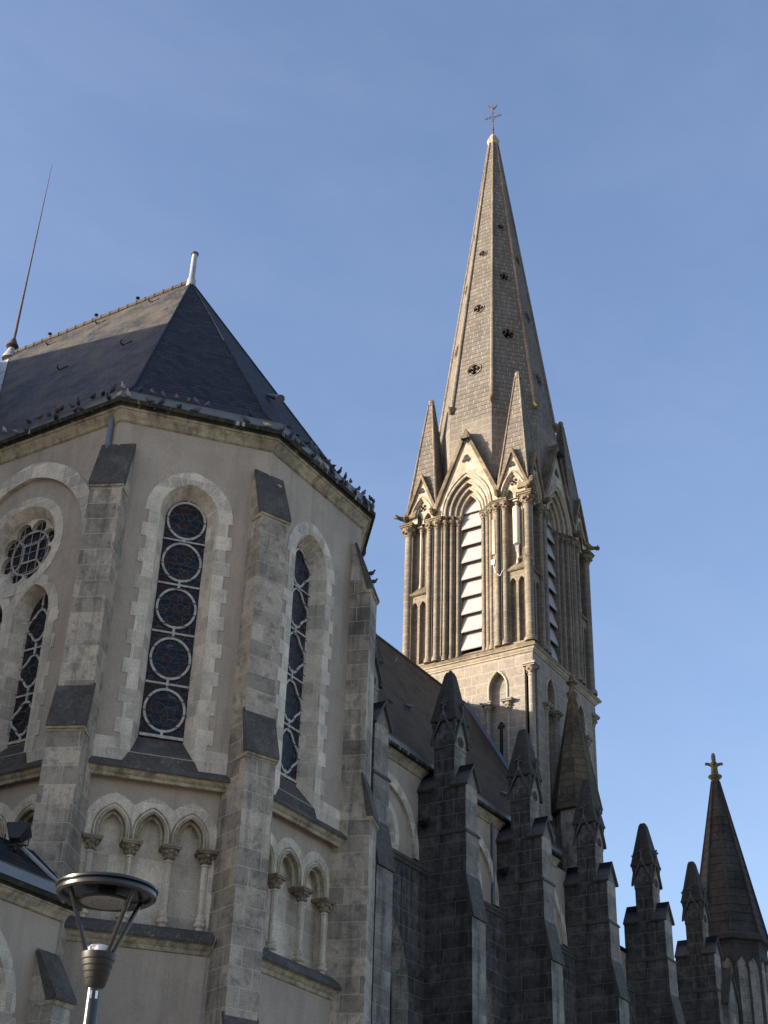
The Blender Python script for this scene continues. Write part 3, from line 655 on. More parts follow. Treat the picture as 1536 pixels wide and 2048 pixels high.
r.build('low_roof', 'slate', nv, smooth=False)
rg = MB(); x = RX + .2
while x < x1 - .3:
    rg.tube([(x, YR, NZ + .01), (x + .42, YR, NZ + .02)], .09, 8); x += .42
rg.build('ridge_tiles', 'clay', nroof)
fl = MB()                                    # lead flashing where the roof meets the tower
def nr(y): return gz + 1.15 + (NZ - gz - 1.15) * (y - YW - .6) / (YR - YW - .6)
fl.face([(64.16, YW + .7, nr(YW + .7) + .05), (64.16, YR, NZ + .05), (63.9, YR, NZ + .04), (63.9, YW + .7, nr(YW + .7) + .04)])
fl.face([(64.16, YW + .7, nr(YW + .7) + .05), (64.16, YR, NZ + .05), (64.17, YR, NZ + .3), (64.17, YW + .7, nr(YW + .7) + .3)]); fl.build('lead_flashing', 'pipe', nroof)
for (x, y) in ((52.5, 31.6), (59.5, 30.4), (47.0, 33.3)):
    p = Vector((x, y, nr(y))); k = MB(); k.tube([p + Vector((0, .1, .3)), p + Vector((0, -.12, .16)), p + Vector((0, -.26, .06))], .05, 8, False, .15); k.build('roof_vent', 'zinc', nroof)
for (x, y) in ((45.5, 34.2), (50.5, 34.2), (55.5, 34.2), (50, 32.4), (57, 32.4)):
    p = Vector((x, y, nr(y))); k = MB(); k.tube([p, p + Vector((0, -.12, .1)), p + Vector((0, -.1, .2))], .028, 6); k.build('roof_hook', 'iron_white', nroof)
for x in (55.9, ): 
    k = MB(); k.tube([(x, YW - .1, 24.1), (x, YW - .1, 20.4)], .07, 10); k.build('rainwater_pipe', 'pipe', nv)

def pier(x0, parent):
    F = Fr(x0, 28.0, 1, 0)                    # n = -y; n=0 at y=28
    m = MB()
    def slab(prof, w0, mat=0):               # profile (n, z) extruded across +-w
        m.cur = mat
        Lf = [F.p(-w0, a, z) for a, z in prof]; Rt = [F.p(w0, a, z) for a, z in prof]; m.tess([Lf]); m.tess([Rt]); m.loft(Lf, Rt); m.cur = 0
    slab([(-1.25, 0), (1.62, 0), (1.62, 8.2), (1.36, 9.4), (1.34, 17.95), (1.08, 19.6), (1.07, 21.45), (-1.25, 21.45)], .56)
    m.box(F, -.5, .5, .36, 1.02, 21.4, 23.5); m.box(F, -.5, .5, -1.2, -.42, 21.4, 23.5)
    m.box(F, -.49, .49, -.48, .48, 21.4, 26.3)
    # saddle-back tops of the front and rear blocks
    m.face([F.p(-.5, 1.02, 23.5), F.p(.5, 1.02, 23.5), F.p(0, 1.02, 24.35)])
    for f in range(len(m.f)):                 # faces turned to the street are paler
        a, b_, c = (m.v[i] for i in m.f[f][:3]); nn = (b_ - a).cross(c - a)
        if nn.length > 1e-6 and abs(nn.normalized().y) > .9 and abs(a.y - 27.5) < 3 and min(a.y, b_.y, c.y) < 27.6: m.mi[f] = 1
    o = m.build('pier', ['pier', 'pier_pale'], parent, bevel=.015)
    for n0, n1 in ((.34, 1.14), (-1.2, -.36)):
        r = MB()
        for sg in (-1, 1):
            A = [F.p(sg * .64, n0, 23.38), F.p(0, n0, 24.40), F.p(0, n0, 24.22), F.p(sg * .56, n0, 23.30)]; Bq = [F.p(sg * .64, n1, 23.38), F.p(0, n1, 24.40), F.p(0, n1, 24.22), F.p(sg * .56, n1, 23.30)]
            r.loft(A, Bq); r.face(A); r.face(Bq)
        r.build('saddle_coping', 'lichen', o)
    c = MB()
    for nn in (1.09, ): 
        pr = [(1.14, 19.52), (1.12, 19.62), (1.0, 19.75), (1.0, 19.5)]
    pr = [(1.42, 17.92), (1.42, 17.99), (1.08, 19.66), (1.0, 19.66), (1.2, 17.92)]
    Lf = [F.p(-.585, a, z) for a, z in pr]; Rt = [F.p(.585, a, z) for a, z in pr]; c.tess([Lf]); c.tess([Rt]); c.loft(Lf, Rt)
    c.build('weathering', 'lichen', o); c = MB()
    pr = [(1.12, 21.36), (1.12, 21.42), (1.0, 21.56), (-1.2, 21.56), (-1.2, 21.36)]
    Lf = [F.p(-.6, a, z) for a, z in pr]; Rt = [F.p(.6, a, z) for a, z in pr]; c.tess([Lf]); c.tess([Rt]); c.loft(Lf, Rt)
    c.build('weathering', 'lichen', o)
    # pinnacle
    p = MB()
    def sq(h, z): return [Vector((x0 + sx * h, 28.0 + sy * h, z)) for sx, sy in ((-1, -1), (1, -1), (1, 1), (-1, 1))]
    rings = [sq(.50, 26.25), sq(.615, 26.28), sq(.625, 26.36), sq(.585, 26.48), sq(.20, 28.55), sq(.13, 28.72)]
    for a, b_ in zip(rings, rings[1:]): p.loft(a, b_)
    p.face(rings[0]); p.face(rings[-1])
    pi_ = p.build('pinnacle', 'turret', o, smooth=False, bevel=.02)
    for k in range(4):
        G = Fr(x0, 28.0, *[(1, 0), (0, 1), (-1, 0), (0, -1)][k])
        gm = MB(); gm.cur = 1 if k == 0 else 0
        gm.prism(G, [(-.5, 25.1), (.5, 25.1), (.5, 25.4), (0, 26.5), (-.5, 25.4)], .4, .505)
        gm.cur = 2
        for sg in (-1, 1):
            a = [(sg * .62, 25.26), (sg * .60, 25.42), (0, 26.78), (0, 26.52)]
            gm.tess([[G.p(u, .62, z) for u, z in a]]); gm.loft([G.p(u, .62, z) for u, z in a], [G.p(u, .45, z) for u, z in a])
        gm.build('gablet', ['pier', 'pier_pale', 'lichen'], pi_)
        ro = MB(); ro.prism(G, circle(0, 25.42, .24, 16), .50, .53, [foil(0, 25.42, .19, 5)]); ro.tess([[G.p(u, .508, z) for u, z in circle(0, 25.42, .2, 12)]])
        for q in range(5): t = pi / 2 + 2 * pi * q / 5; c_ = G.p(.1 * cos(t), .515, 25.42 + .1 * sin(t)); ro.blob(c_, .05, (1, 1, 1), 6, 4, .2, q)
        ro.build('rosette', 'pier', pi_)
        fi = MB(); c_ = G.p(0, .60, 0)
        fi.lathe((c_.x, c_.y), [(.05, 26.5), (.06, 26.8), (.09, 26.83), (.06, 26.88), (.08, 26.98), (.05, 27.15)], 8)
        for q in range(5): t = 2 * pi * q / 5 + k; fi.blob((c_.x + .1 * cos(t), c_.y + .1 * sin(t), 27.02 + .1 * (q % 2)), .065, (1, 1, 1), 6, 4, .3, q)
        fi.build('finial', 'pier', pi_)
    for q in range(4):
        sx, sy = ((-1, -1), (1, -1), (1, 1), (-1, 1))[q]; cc = MB(); cc.lathe((x0 + sx * .5, 28 + sy * .5), [(.045, 25.35), (.06, 25.4), (.045, 25.5), (.05, 26.0), (.09, 26.2), (.10, 26.27)], 8); cc.build('corner_shaft', 'pier', pi_)
    return o
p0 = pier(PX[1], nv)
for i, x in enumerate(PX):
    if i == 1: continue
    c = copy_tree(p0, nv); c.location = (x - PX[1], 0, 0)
# gabled buttress standing before the corner turret
gb = MB(); F = Fr(78.9, 26.6, 1, 0)
gb.prism(F, [(-.75, 0), (.75, 0), (.75, 21.0), (0, 22.5), (-.75, 21.0)], -1.6, 0)
o = gb.build('gabled_buttress', 'pier_pale', nv)
r = MB()
for sg in (-1, 1):
    a = [(sg * .95, 20.75), (sg * .9, 21.0), (0, 22.85), (0, 22.55)]; r.loft([F.p(u, .12, z) for u, z in a], [F.p(u, -1.6, z) for u, z in a]); r.tess([[F.p(u, .12, z) for u, z in a]])
r.build('saddle_coping', 'lichen', o)

# ------------------------------------------------------------------ bell tower
TX, TY = 68.3, 35.0
tw = thing('bell_tower', 'tall sunlit stone bell tower with white louvres, four corner pinnacles and octagonal spire', 'tower', (TX, TY, 0))
F = Fr(TX, TY, 0, -1)                         # master face (-X); the other three are turned copies
def four(o):
    for k in (1, 2, 3): c = copy_tree(o, tw); c.rotation_euler = (0, 0, k * pi / 2)
def colonnette(u, n, r, z0, z1, mb, cap=True):
    c = F.p(u, n, 0); c2 = (c.x, c.y)
    mb.cur = 0; mb.lathe(c2, [(r * 1.5, z0), (r * 1.5, z0 + .18), (r * 1.35, z0 + .26), (r * 1.1, z0 + .34), (r, z0 + .4), (r, z1 - .5), (r * 1.2, z1 - .49), (r * 1.2, z1 - .43), (r, z1 - .42), (r * 1.15, z1 - .3), (r * 1.75, z1 - .08), (r * 1.9, z1)], 12)
    if cap:
        mb.cur = 1
        for q in range(6):
            t = 2 * pi * q / 6 + u; mb.blob((c.x + r * 1.5 * cos(t), c.y + r * 1.5 * sin(t), z1 - .16), r * .55, (1, 1, .9), 6, 4, .3, q); mb.blob((c.x + r * 1.2 * cos(t + .5), c.y + r * 1.2 * sin(t + .5), z1 - .32), r * .4, (1, 1, 1.1), 6, 4, .3, q)
        mb.cur = 0
# lower stage
H = 4.05
lo = MB(); nh = [lancet(c, .52, 27.5, 34.9, 35.85) for c in (-1.95, 1.95)]
lo.prism(F, [(-3.55, 0), (3.55, 0), (3.55, 36.75), (-3.55, 36.75)], H - .35, H, nh, sides=True)
lo.prism(F, [(-3.7, 35.95), (-3.55, 35.95), (-3.55, 36.75), (-3.7, 36.75)], 3.6, H); lo.prism(F, [(3.55, 36.0), (4.05, 36.0), (4.05, 36.75), (3.55, 36.75)], 3.6, H); lo.prism(F, [(-4.05, 36.0), (-3.7, 36.0), (-3.7, 36.75), (-4.05, 36.75)], 3.6, H)
lo.box(F, 3.5, 3.78, 3.4, 3.78, 0, 36.0); lo.box(F, -3.78, -3.5, 3.4, 3.78, 0, 36.0)
lo.prism(F, [(-2.8, 27), (2.8, 27), (2.8, 36.2), (-2.8, 36.2)], H - .6, H - .34, [[(c - .1, 29.5), (c + .1, 29.5), (c + .1, 32.6)] + [(c + u, 32.75 + z) for u, z in foil(0, 0, .2, 3)][:0] + [(c - .1, 32.6)] for c in (-1.95, 1.95)] , sides=False)
for c in (-1.95, 1.95):
    fo = foil(c, 32.85, .24, 3, pi / 2); 
    lo.cur = 1; lo.tess([[F.p(u, H - .325, z) for u, z in fo]]); lo.tess([[F.p(u, H - .327, z) for u, z in ((c - .1, 29.5), (c + .1, 29.5), (c + .1, 32.8), (c - .1, 32.8))]]); lo.cur = 0
lo_o = lo.build('lower_stage', ['tower', 'void'], tw)
for c in (-1.95, 1.95):
    hm = MB()
    hm.tube([F.p(u, H + .02, z) for u, z in arch(c, .56, 34.9, 35.92, 10)], .06, 8)
    for sg in (-1, 1): hm.tube([F.p(c + sg * .56, H + .02, 34.9), F.p(c + sg * .56, H + .02, 34.1)], .06, 8)
    hm.build('niche_moulding', 'gable', lo_o)
for c in (-1.95, 1.95):
    for sg in (-1, 1):
        k = MB(); colonnette(c + sg * .62, H - .02, .13, 27.6, 33.95, k)
        k.cur = 0; u = c + sg * .62; k.box(F, u - .3, u + .3, H - .3, H + .28, 33.95, 34.03); k.box(F, u - .34, u + .34, H - .3, H + .32, 34.032, 34.12); k.build('niche_colonnette', ['tower', 'carved'], lo_o)
k = MB(); colonnette(3.88, 3.88, .17, 20, 35.8, k); k.cur = 0; k.box(F, 3.5, 4.2, 3.5, 4.2, 35.8, 35.88); k.box(F, 3.5, 4.25, 3.5, 4.25, 35.882, 36.0); k.build('corner_colonnette', ['tower', 'carved'], lo_o)
four(lo_o)
sq4 = [(TX - H, TY - H), (TX + H, TY - H), (TX + H, TY + H), (TX - H, TY + H)]
st = MB(); st.sweep(sq4, [(-.02, 36.62), (.05, 36.65), (.09, 36.74), (.18, 36.8), (.2, 36.86), (.27, 36.88), (.30, 36.92), (.30, 37.02), (.24, 37.1), (-.02, 37.32), (-.05, 37.34), (-.3, 37.5)], True, 1, [0] * 6 + [1] * 5)
st.build('string_course', ['gable', 'carved'], tw)
# belfry core and faces
bc = MB(); bc.col([(TX - 2.65, TY - 2.65), (TX + 2.65, TY - 2.65), (TX + 2.65, TY + 2.65), (TX - 2.65, TY + 2.65)], 36.9, 48.8)
bf = MB()
steps = [(2.02, 3.95), (1.66, 3.95), (1.66, 3.76), (1.36, 3.76), (1.36, 3.58), (1.02, 3.58), (1.02, 3.42), (.66, 3.42), (.66, 2.8)]
for sg in (-1, 1):
    A = [F.p(sg * u, n, 37.3) for u, n in steps]; B = [F.p(sg * u, n, 46.75) for u, n in steps]; bf.loft(A, B, False)
bf.box(F, -.7, .7, 2.7, 2.8, 37.2, 48.6)
# sloping sill
bf.face([F.p(-2, 4.12, 37.28), F.p(2, 4.12, 37.28), F.p(1.6, 3.5, 37.62), F.p(-1.6, 3.5, 37.62)]); bf.face([F.p(-1.6, 3.5, 37.62), F.p(1.6, 3.5, 37.62), F.p(.9, 3.2, 37.9), F.p(-.9, 3.2, 37.9)])
for f in range(18, 19): pass
# corner turret sides with their blind bays
for sg in (-1, 1):
    a = sg
    cx = 3.17 * sg
    bf.prism(F, sorted([(2.02 * sg, 37.3), (2.62 * sg, 37.3)]) + list(reversed(sorted([(2.02 * sg, 46.75), (2.62 * sg, 46.75)]))), 3.1, 3.95)
    bf.prism(F, sorted([(3.72 * sg, 37.3), (4.0 * sg, 37.3)]) + list(reversed(sorted([(3.72 * sg, 46.75), (4.0 * sg, 46.75)]))), 3.64, 3.9)
    lo2 = [lancet(cx - .27, .2, 37.5, 41.1, 41.5), lancet(cx + .27, .2, 37.5, 41.1, 41.5)]
    bf.prism(F, [(cx - .56, 37.3), (cx + .56, 37.3), (cx + .56, 41.95), (cx - .56, 41.95)], 3.62, 3.93, lo2, sides=False)
    bf.prism(F, [(cx - .56, 37.3), (cx + .56, 37.3), (cx + .56, 46.75), (cx - .56, 46.75)], 3.6, 3.66, sides=False)
bf_o = bf.build('belfry_wall', 'belfry', tw)
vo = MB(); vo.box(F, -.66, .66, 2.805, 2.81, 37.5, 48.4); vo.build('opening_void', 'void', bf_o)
for sg in (-1, 1):
    bd = MB(); cx = 3.17 * sg
    pr = [(3.66, 41.88), (4.0, 41.9), (4.06, 41.96), (4.06, 42.06), (3.98, 42.12), (3.66, 42.62)]
    Lf = [F.p(cx - .6, n, z) for n, z in pr]; Rt = [F.p(cx + .6, n, z) for n, z in pr]; bd.tess([Lf]); bd.tess([Rt]); bd.loft(Lf, Rt)
    bd.build('blind_bay_band', 'carved', bf_o)
for sg in (-1, 1):
    for u, n, r in ((.84, 3.47, .11), (1.19, 3.63, .12), (1.51, 3.82, .12), (1.98, 3.97, .16), (2.48, 3.97, .16)):
        k = MB(); colonnette(u * sg, n, r, 37.4, 46.5, k); k.build('colonnette', ['belfry', 'carved'], bf_o)
    k = MB(); colonnette(3.17 * sg, 3.78, .065, 42.4, 46.45, k); k.cur = 0; u = 3.17 * sg; k.box(F, u - .16, u + .16, 3.66, 4.0, 46.45, 46.55); k.build('mullion', ['gable', 'carved'], bf_o)
k = MB(); colonnette(3.92, 3.92, .24, 37.3, 46.5, k); k.build('corner_shaft', ['belfry', 'carved'], bf_o)
for sg in (-1, 1):
    ab = MB(); path = [(.60, 3.55), (1.0, 3.55), (1.0, 3.73), (1.34, 3.73), (1.34, 3.9), (1.64, 3.9), (1.64, 4.13), (2.68, 4.13), (2.68, 3.7), (2.4, 3.4), (.6, 3.4)]
    for z0, z1, e in ((46.5, 46.58, 0), (46.582, 46.68, .05), (46.682, 46.76, .09)):
        pl = [F.p(sg * u, n + e, 0) for u, n in path]; ab.col([(p.x, p.y) for p in pl], z0, z1)
    ab.build('abacus', 'carved', bf_o)
ab = MB()
for z0, z1, e in ((46.5, 46.58, .36), (46.582, 46.68, .42), (46.682, 46.76, .46)): ab.box(F, 3.92 - e, 3.92 + e, 3.92 - e, 3.92 + e, z0, z1)
ab.build('abacus', 'carved', bf_o)
# louvres: every board a part
for i in range(9):
    z = 37.98 + i * 1.125; zt = min(z + 1.12, 48.1)
    hw = .655 if z < 46.5 else .60
    lv = MB(); prf = [(3.42, z), (3.45, z + .03), (3.12, zt + .16), (3.09, zt + .14)]
    if i == 8: prf = [(3.30, z), (3.33, z + .02), (3.0, 48.5), (2.97, 48.5)]
    Lf = [F.p(-hw, n, zz) for n, zz in prf]; Rt = [F.p(hw, n, zz) for n, zz in prf]; lv.tess([Lf]); lv.tess([Rt]); lv.loft(Lf, Rt); lv.build('louvre_board', 'louvre', bf_o, smooth=False)
four(bf_o)
bc.build('belfry_core', 'belfry', tw)
# great gables over the belfry openings
gm = MB(); ZA = 46.76
gm.prism(F, [(-2.12, ZA), (2.12, ZA), (2.12, 47.3), (0, 52.15), (-2.12, 47.3)], 3.3, 4.02, [[(-1.5, ZA + .002)] + [] + list(arch(0, 1.5, ZA + .004, 49.2, 12)) + [(1.5, ZA + .002)]] if False else [], sides=True) if False else None
def arch_plate(mb, outer_top, a0, za0, n0, n1, n_=12):      # plate with an arch cut from its lower edge
    inn = arch(0, a0, ZA, za0, n_); mb.prism(F, [(-outer_top[0][0], ZA)] + list(inn) + [(outer_top[0][0], ZA)] + outer_top, n0, n1)
arch_plate(gm, [(2.12, 47.3), (0, 52.15), (-2.12, 47.3)], 1.5, 49.2, 3.3, 4.02)
for (ao, zo, ai, zi, n1) in ((1.52, 49.2, 1.2, 48.82, 3.82), (1.22, 48.82, .93, 48.46, 3.63), (.95, 48.46, .66, 48.08, 3.46)):
    o_ = arch(0, ao, ZA, zo, 12); i_ = arch(0, ai, ZA, zi, 12)
    gm.loft([F.p(u, n1, z) for u, z in o_], [F.p(u, n1, z) for u, z in i_], False); gm.loft([F.p(u, n1, z) for u, z in i_], [F.p(u, 2.8, z) for u, z in i_], False)
g_o = gm.build('gable', 'gable', tw)
am = MB()
for a, za, n1, r in ((1.62, 49.4, 4.04, .06), (1.48, 49.18, 3.98, .08), (1.2, 48.82, 3.82, .075), (.93, 48.46, 3.63, .075), (.67, 48.09, 3.46, .06)): am.tube([F.p(u, n1, z) for u, z in arch(0, a, ZA, za, 14)], r, 8)
am.build('archivolt', 'gable', g_o)
cp = MB(); cp.prism(F, [(-2.32, 47.02), (-2.1, 47.0), (0, 52.0), (2.1, 47.0), (2.32, 47.02), (2.22, 47.38), (0, 52.48), (-2.22, 47.38)], 3.3, 4.18)
cp.build('coping', 'carved', g_o)
tf = MB(); tf.tess([[F.p(u, 4.024, z) for u, z in foil(0, 50.35, .33, 3)]])
tf.build('trefoil', 'void', g_o)
for sg in (-1, 1):
    k = MB(); c = F.p(sg * 2.15, 4.2, 47.15); k.blob(c, .2, (1.1, .9, 1.1), 9, 7, .35, 3); k.blob(c + F.n * .2 + Vector((0, 0, .05)), .14, (1, 1, 1), 8, 6, .4, 5); k.build('carved_head', 'carved', g_o)
four(g_o)
# corner pinnacles
Fb = Fr(TX, TY, 1, 0)
pn = MB(); pc = (TX - 3.05, TY - 3.05)
def psq(h, z): return [Vector((pc[0] + sx * h, pc[1] + sy * h, z)) for sx, sy in ((-1, -1), (1, -1), (1, 1), (-1, 1))]
PR = [psq(1.0, 46.8), psq(1.0, 47.5), psq(.12, 56.0), psq(.12, 56.25)]
pn.loft(PR[2], PR[3]); pn.face(PR[-1])
for q, (ux, uy) in enumerate(((0, -1), (1, 0), (0, 1), (-1, 0))):
    Gq = Fr(pc[0], pc[1], ux, uy); hh = lambda z: 1.0 if z < 47.5 else 1.0 - .88 * (z - 47.5) / 8.5
    if q < 2: pn.tess([[Gq.p(u, hh(z), z) for u, z in [(-1, 46.8), (-.78, 46.8)] + arch(0, .78, 46.85, 48.6, 10) + [(.78, 46.8), (1, 46.8), (1, 47.5), (.12, 56.0), (-.12, 56.0), (-1, 47.5)]]])
    else: pn.face([Gq.p(u, hh(z), z) for u, z in [(-1, 46.8), (1, 46.8), (1, 47.5), (.12, 56.0), (-.12, 56.0), (-1, 47.5)]])
pn_o = pn.build('pinnacle', 'spire', tw, smooth=False)
ar = MB()
for i in range(4): ar.tube([PR[1][i], PR[2][i]], .085, 6, False, .05)
ar.lathe(pc, [(.18, 55.85), (.19, 56.2), (.1, 56.35)], 8); ar.build('arris_roll', 'belfry', pn_o)
for G, sg in ((F, 1), (Fb, -1)):
    gm = MB(); c = 3.05 * sg
    inn = arch(c, .72, ZA, 48.45, 10)
    gm.prism(G, [(c - 1.0, ZA)] + inn + [(c + 1.0, ZA), (c + 1.0, 47.4), (c, 49.9), (c - 1.0, 47.4)], 3.3, 4.02)
    tr_h = [lancet(c - .33, .25, ZA + .02, 46.95, 47.45), lancet(c + .33, .25, ZA + .02, 46.95, 47.45), foil(c, 47.86, .27, 4, pi / 4)]
    gm.prism(G, lancet(c, .74, ZA, ZA + .01, 48.47), 3.6, 3.84, tr_h, sides=False)
    gm.cur = 1; gm.prism(G, lancet(c, .74, ZA, ZA + .01, 48.47), 3.5, 3.62, sides=False); gm.cur = 0
    go_ = gm.build('gablet', ['gable', 'belfry'], pn_o)
    am = MB(); am.tube([G.p(u, 4.03, z) for u, z in arch(c, .80, ZA, 48.58, 12)], .055, 8); am.tube([G.p(u, 3.9, z) for u, z in arch(c, .70, ZA, 48.42, 12)], .07, 8); am.build('archivolt', 'gable', pn_o)
    cp = MB(); cp.prism(G, [(c - 1.14, 47.15), (c - 1.0, 47.12), (c, 49.82), (c + 1.0, 47.12), (c + 1.14, 47.15), (c + 1.08, 47.42), (c, 50.2), (c - 1.08, 47.42)], 3.4, 4.17)
    cp.build('coping', 'carved', pn_o)
    tf = MB(); tf.tess([[G.p(u, 4.024, z) for u, z in foil(c, 48.98, .24, 3)]])
    tf.build('trefoil', 'void', pn_o)
gg = MB(); d = Vector((-1, -1, 0)).normalized(); c = Vector((TX - 4.08, TY - 4.08, 47.25))
gg.blob(c, .26, (1, 1, 1), 9, 7, .3, 2); gg.tube([c, c + d * .3 + Vector((0, 0, -.02)), c + d * .55 + Vector((0, 0, .04))], .17, 8, False, .1); gg.blob(c + d * .6 + Vector((0, 0, .05)), .15, (1, 1, .9), 8, 6, .4, 4)
gg.build('gargoyle', 'carved', pn_o)
four(pn_o)
# octagonal spire: eight pierced faces
sp = MB(); ZB, ZT = 53.4, 80.0; AB, AT = 3.52, .30
dr = MB(); ap = lambda z: AB + (AT - AB) * (z - ZB) / (ZT - ZB)
cs8 = cos(pi / 8)
dr.lathe((TX, TY), [(2.7 / cs8, 46.9), (2.7 / cs8, 48.6), (3.5 / cs8, 48.9), (AB / cs8, ZB)], 8, pi / 8)
for k in range(8):
    th = pi + k * pi / 4; nx, ny = cos(th), sin(th); G = Fr(TX, TY, -ny, nx); G.n = Vector((nx, ny, 0)); G.u = Vector((-ny, nx, 0))
    wb_, wt_ = AB * math.tan(pi / 8), AT * math.tan(pi / 8)
    hz = ((57.7, .42), (63.1, .33), (68.3, .25)) if k % 2 == 0 else ((60.6, .42), (65.9, .33), (70.8, .24))
    def P3(u, z, d=0): return G.p(u, ap(z) - d, z)
    outer = [(-wb_, ZB), (wb_, ZB), (wt_, ZT), (-wt_, ZT)]
    hs = [foil(0, z, r, 5 if k % 2 else 4, pi / 2) for z, r in hz]
    sp.tess([[P3(u, z) for u, z in outer]] + [[P3(u, z) for u, z in h] for h in hs])
    for h in hs: sp.loft([P3(u, z) for u, z in h], [P3(u, z, .32) for u, z in h])
    sp.tess([[P3(u * .9, z, .32) for u, z in outer]] + [[P3(u, z, .32) for u, z in h] for h in hs])
sp.v += []; sp_o = sp.build('spire', 'spire', tw, smooth=False)
dr.build('spire_drum', 'drum', sp_o, smooth=False)
rr = MB(); hd = MB()
for k in range(8):
    t = pi / 8 + k * pi / 4; d = Vector((cos(t), sin(t), 0)); c = Vector((TX, TY, 0))
    rr.tube([c + d * (ap(54.9) / cs8 + .02) + Vector((0, 0, 54.9)), c + d * (AT / cs8 + .01) + Vector((0, 0, ZT))], .12, 8, False, .06)
    hd.blob(c + d * (ap(54.8) / cs8 + .1) + Vector((0, 0, 54.75)), .22, (1, 1, 1.35), 8, 6, .3, k)
rr.build('arris_roll', 'belfry', sp_o); hd.build('carved_head', 'carved', sp_o)
for k in range(8):
    th = pi + k * pi / 4; nx, ny = cos(th), sin(th); G = Fr(TX, TY, 1, 0); G.n = Vector((nx, ny, 0)); G.u = Vector((-ny, nx, 0))
    for z, r in (((57.7, .42), (63.1, .33), (68.3, .25)) if k % 2 == 0 else ((60.6, .42), (65.9, .33), (70.8, .24))):
        fr_ = MB(); fr_.tube([G.p(u, ap(zz) + .005, zz) for u, zz in circle(0, z, r * 1.16, 18)], .05, 6, True); fr_.build('foil_ring', 'spire', sp_o)
tp = MB(); tp.lathe((TX, TY), [(.32, 79.6), (.31, 79.95), (.42, 80.15), (.46, 80.3), (.44, 80.42), (.30, 80.52), (.28, 80.75), (.12, 81.0)], 8, pi / 8); tp.build('spire_cap', 'gable', sp_o)

# weathervane
wv = thing('weathervane', 'iron weathercock above an ornate cross on the very tip of the spire', 'weathervane', (TX, TY, 80.95))
k = MB(); k.tube([(TX, TY, 80.9), (TX, TY, 82.0)], .07, 8, False, .045); k.tube([(TX, TY, 82.0), (TX, TY, 84.35)], .032, 6, False, .015); k.lathe((TX, TY), [(.04, 81.5), (.09, 81.55), (.04, 81.6)], 8); k.build('pole', 'rust', wv)
k = MB(); zc = 82.85
ax = Vector((.15, -.99, 0)).normalized()
k.tube([Vector((TX, TY, zc)) - ax * .55, Vector((TX, TY, zc)) + ax * .55], .03, 6)
for s_ in (-1, 1):
    e = Vector((TX, TY, zc)) + ax * .58 * s_
    k.blob(e, .06, (1, 1, 1), 6, 4, .1)
    for q in (-1, 1): k.blob(e - ax * .13 * s_ + Vector((0, 0, .09 * q)), .045, (1, 1, 1), 6, 4, .1); k.tube([Vector((TX, TY, zc + .3 * q)), Vector((TX, TY, zc)) + ax * .18 * s_ + Vector((0, 0, .16 * q)), Vector((TX, TY, zc)) + ax * .33 * s_], .018, 5)
for q in (-.42, .42): k.tube([Vector((TX, TY, zc + q)) - ax * .1, Vector((TX, TY, zc + q)) + ax * .1], .03, 5)
k.build('cross', 'rust', wv)
k = MB(); cz = 83.75; C0 = Vector((TX, TY, cz))
def ck(a, z): return C0 + ax * a + Vector((0, 0, z))
body = [(-.18, .02, .05), (-.10, -.02, .10), (0, -.05, .125), (.12, -.02, .11), (.22, .06, .08), (.29, .14, .065), (.33, .17, .045)]
R_ = []
sd = Vector((-ax.y, ax.x, 0))
for a, z, r in body: R_.append([ck(a, z) + sd * r * .5 * cos(t) + Vector((0, 0, r * sin(t))) for t in [2 * pi * i / 8 for i in range(8)]])
for a, b_ in zip(R_, R_[1:]): k.loft(a, b_)
k.face(R_[0]); k.tube([ck(.33, .17), ck(.41, .13)], .025, 5, False, .004)
tail = [(-.14, .0), (-.22, .1), (-.34, .24), (-.38, .38), (-.30, .42), (-.22, .36), (-.17, .22), (-.09, .09)]
k.tess([[ck(a, z) + sd * .015 for a, z in tail]]); k.tess([[ck(a, z) - sd * .015 for a, z in tail]]); k.loft([ck(a, z) + sd * .015 for a, z in tail], [ck(a, z) - sd * .015 for a, z in tail])
k.tess([[ck(.26, .19), ck(.33, .22), ck(.36, .28), ck(.28, .27)]]); k.build('rooster', 'rust', wv)

# spired stair turret on the tower flank
tt = thing('stair_turret', 'octagonal stair turret with mossy ochre stone spirelet against the tower flank', 'turret', (67.05, 30.0, 0))
tcx, tcy = 67.05, 30.0
k = MB(); k.lathe((tcx, tcy), [(1.0 / cs8, 0), (1.0 / cs8, 28.3)], 8, pi / 8); k.build('shaft', 'pier_pale', tt, smooth=False)
k = MB(); k.lathe((tcx, tcy), [(1.0 / cs8, 28.2), (1.22 / cs8, 28.25), (1.22 / cs8, 28.42), (.16, 34.9)], 8, pi / 8); ro = k.build('spirelet', 'mossroof', tt, smooth=False)
k = MB()
for q in range(8): t = pi / 8 + q * pi / 4; k.tube([(tcx + 1.22 / cs8 * cos(t), tcy + 1.22 / cs8 * sin(t), 28.42), (tcx + .16 * cos(t), tcy + .16 * sin(t), 34.9)], .055, 6, False, .03)
k.build('arris_roll', 'mossroof', ro)
k = MB(); k.lathe((tcx, tcy), [(.2, 34.7), (.28, 34.95), (.3, 35.1), (.17, 35.2), (.13, 35.5), (.2, 35.65), (.16, 35.8), (.12, 36.1), (.05, 36.2)], 10)
for q in range(6): t = q * pi / 3; k.blob((tcx + .24 * cos(t), tcy + .24 * sin(t), 35.7), .1, (1, 1, .8), 6, 4, .3, q)
k.build('finial', 'carved', ro)

